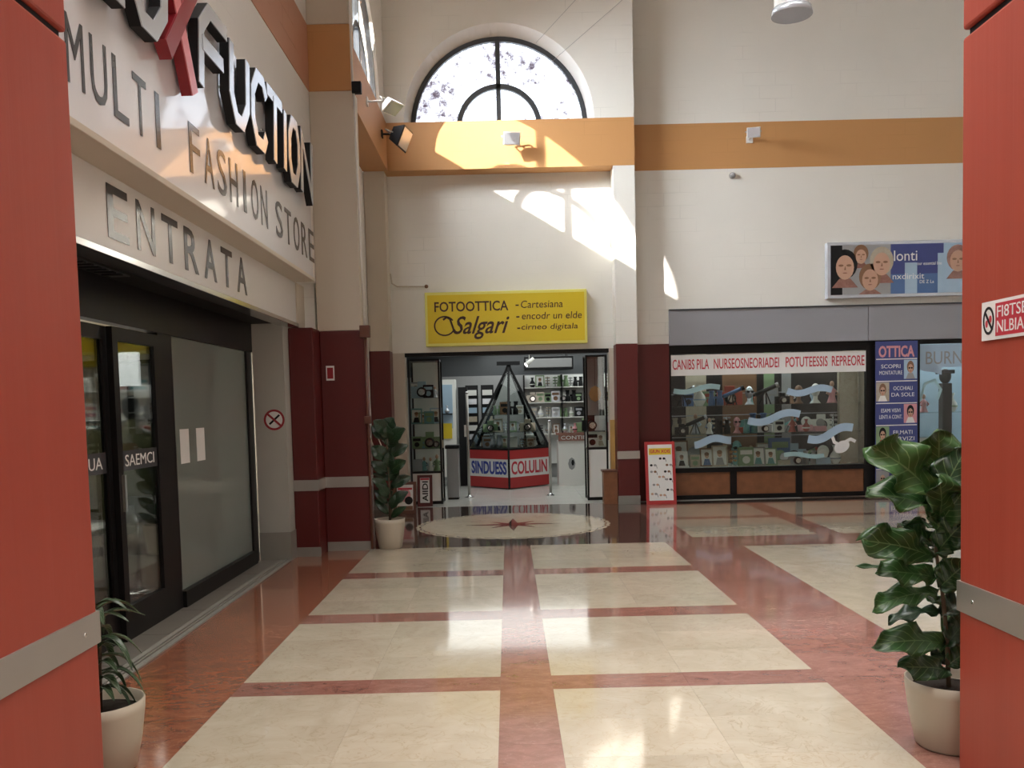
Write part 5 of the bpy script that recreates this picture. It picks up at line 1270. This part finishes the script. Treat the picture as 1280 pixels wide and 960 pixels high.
def rack(x, y, L_, label, cols, lab2):
    t = thing('clothes_rack', (x, y, 0), label, 'clothes rack')
    for s in (0, L_):
        b = B(); b.tube([(x, y+s, 0.02), (x, y+s, 1.5)], 0.015, 'chrome', 8); b.box(x-0.25, x+0.25, y+s-0.02, y+s+0.02, 0, 0.03, 'chrome'); b.build('leg', t)
    b = B(); b.tube([(x, y, 1.5), (x, y+L_, 1.5)], 0.015, 'chrome', 8); b.build('rail', t)
    n = len(cols)
    for i, c in enumerate(cols):
        yy_ = y+0.1+(L_-0.2)*i/(n-1)
        g = thing('hanging_garment', (x, yy_, 1.5), '%s garment, %s from the near end of the %s' % (c, ordn(i), lab2), 'garment', 'garments on the '+lab2)
        b = B(); hl = random.uniform(0.65, 0.95)
        b.prism([(x-0.20, yy_-0.02, 1.38-0.0), (x-0.05, yy_-0.02, 1.44), (x+0.05, yy_-0.02, 1.44), (x+0.20, yy_-0.02, 1.38), (x+0.19, yy_-0.02, 1.38-hl), (x-0.19, yy_-0.02, 1.38-hl)], (0, 0.05, 0), c); b.build('cloth', g, 0.012)
        b = B(); b.tube([(x-0.18, yy_+0.005, 1.39), (x, yy_+0.005, 1.455), (x, yy_+0.005, 1.49), (x+0.02, yy_+0.005, 1.515)], 0.005, 'chrome', 5); b.build('hanger', g)
rack(-3.75, 7.9, 1.9, 'chrome clothes rack inside the fashion shop near the frosted panel', ['olive', 'black', 'white', 'olive', 'grey', 'red', 'white', 'brown'], 'near clothes rack')
rack(-4.7, 8.6, 2.2, 'chrome clothes rack deep inside the fashion shop before the white shelving', ['white', 'pink', 'black', 'cream', 'grey', 'white', 'teal', 'black', 'red'], 'far clothes rack')
tb = thing('display_table', (-3.6, 6.9, 0), 'white display table with shoes inside the fashion shop doors', 'table')
b = B(); b.box(-4.1, -3.25, 6.6, 7.5, 0.62, 0.66, 'white'); b.build('top', tb)
for sx in (-4.07, -3.28):
    for sy in (6.63, 7.47):
        b = B(); b.box(sx-0.02, sx+0.02, sy-0.02, sy+0.02, 0, 0.62, 'chrome'); b.build('leg', tb)
for i in range(5):
    x = -4.0+0.16*i
    g = thing('shoe', (x, 6.8, 0.66), '%s shoe, %s from left on the white table in the fashion shop' % (['black', 'white', 'red', 'brown', 'silver'][i], ordn(i)), 'shoe', 'shoes on the white table')
    c = ['black', 'white', 'red', 'brown', 'silver'][i]
    b = B(); b.ball((x, 6.74, 0.69), 0.042, 0.10, 0.03, c); b.ball((x, 6.84, 0.72), 0.036, 0.06, 0.055, c); b.build('upper', g)
    b = B(); b.box(x-0.035, x+0.035, 6.66, 6.88, 0.6605, 0.675, 'white'); b.build('sole', g, 0.005)
lb = B(); lb.box(-5.4, -4.95, 12.1, 12.16, 1.95, 2.4, mat('lit_white_screen', (0.95, 0.97, 1), 0.4, emit=2.2)); tag(lb.build('light_panel'), 'bright white light panel hanging over the shelving in the fashion shop', 'light panel')
b = B()
for k in range(5): b.box(-6.4+0.5*k, -5.9+0.5*k, 13.6, 13.68, 2.3, 2.85, ['yellow', 'olive', 'yellow', 'orange', 'brown'][k])
tag(b.build('striped_frieze'), 'yellow and brown striped frieze high on the back wall of the fashion shop', 'frieze')
dm = thing('dress_form', (-3.25, 8.2-0.4, 0), 'dress form in an olive jacket inside the glass doors of the fashion shop', 'mannequin')
dx_, dy_ = -3.27, 7.8
b = B(); b.lathe((dx_, dy_, 0.78), [(0.15, 0), (0.16, 0.12), (0.12, 0.32), (0.16, 0.50), (0.17, 0.58), (0.06, 0.68), (0.045, 0.74)], 'olive', 20, sy=0.7); b.build('jacket', dm)
for s in (-1, 1):
    b = B(); b.tube([(dx_+s*0.15, dy_, 1.36), (dx_+s*0.21, dy_-0.01, 1.1), (dx_+s*0.2, dy_-0.03, 0.85)], 0.05, 'olive', 10, 0.035); b.build('sleeve', dm)
b = B(); b.ball((dx_, dy_, 1.62), 0.075, 0.09, 0.11, 'black'); b.build('head', dm)
b = B(); b.tube([(dx_, dy_, 0.03), (dx_, dy_, 0.8)], 0.015, 'chrome'); b.lathe((dx_, dy_, 0), [(0.18, 0), (0.18, 0.015), (0.02, 0.03)], 'chrome', 20); b.build('stand', dm)
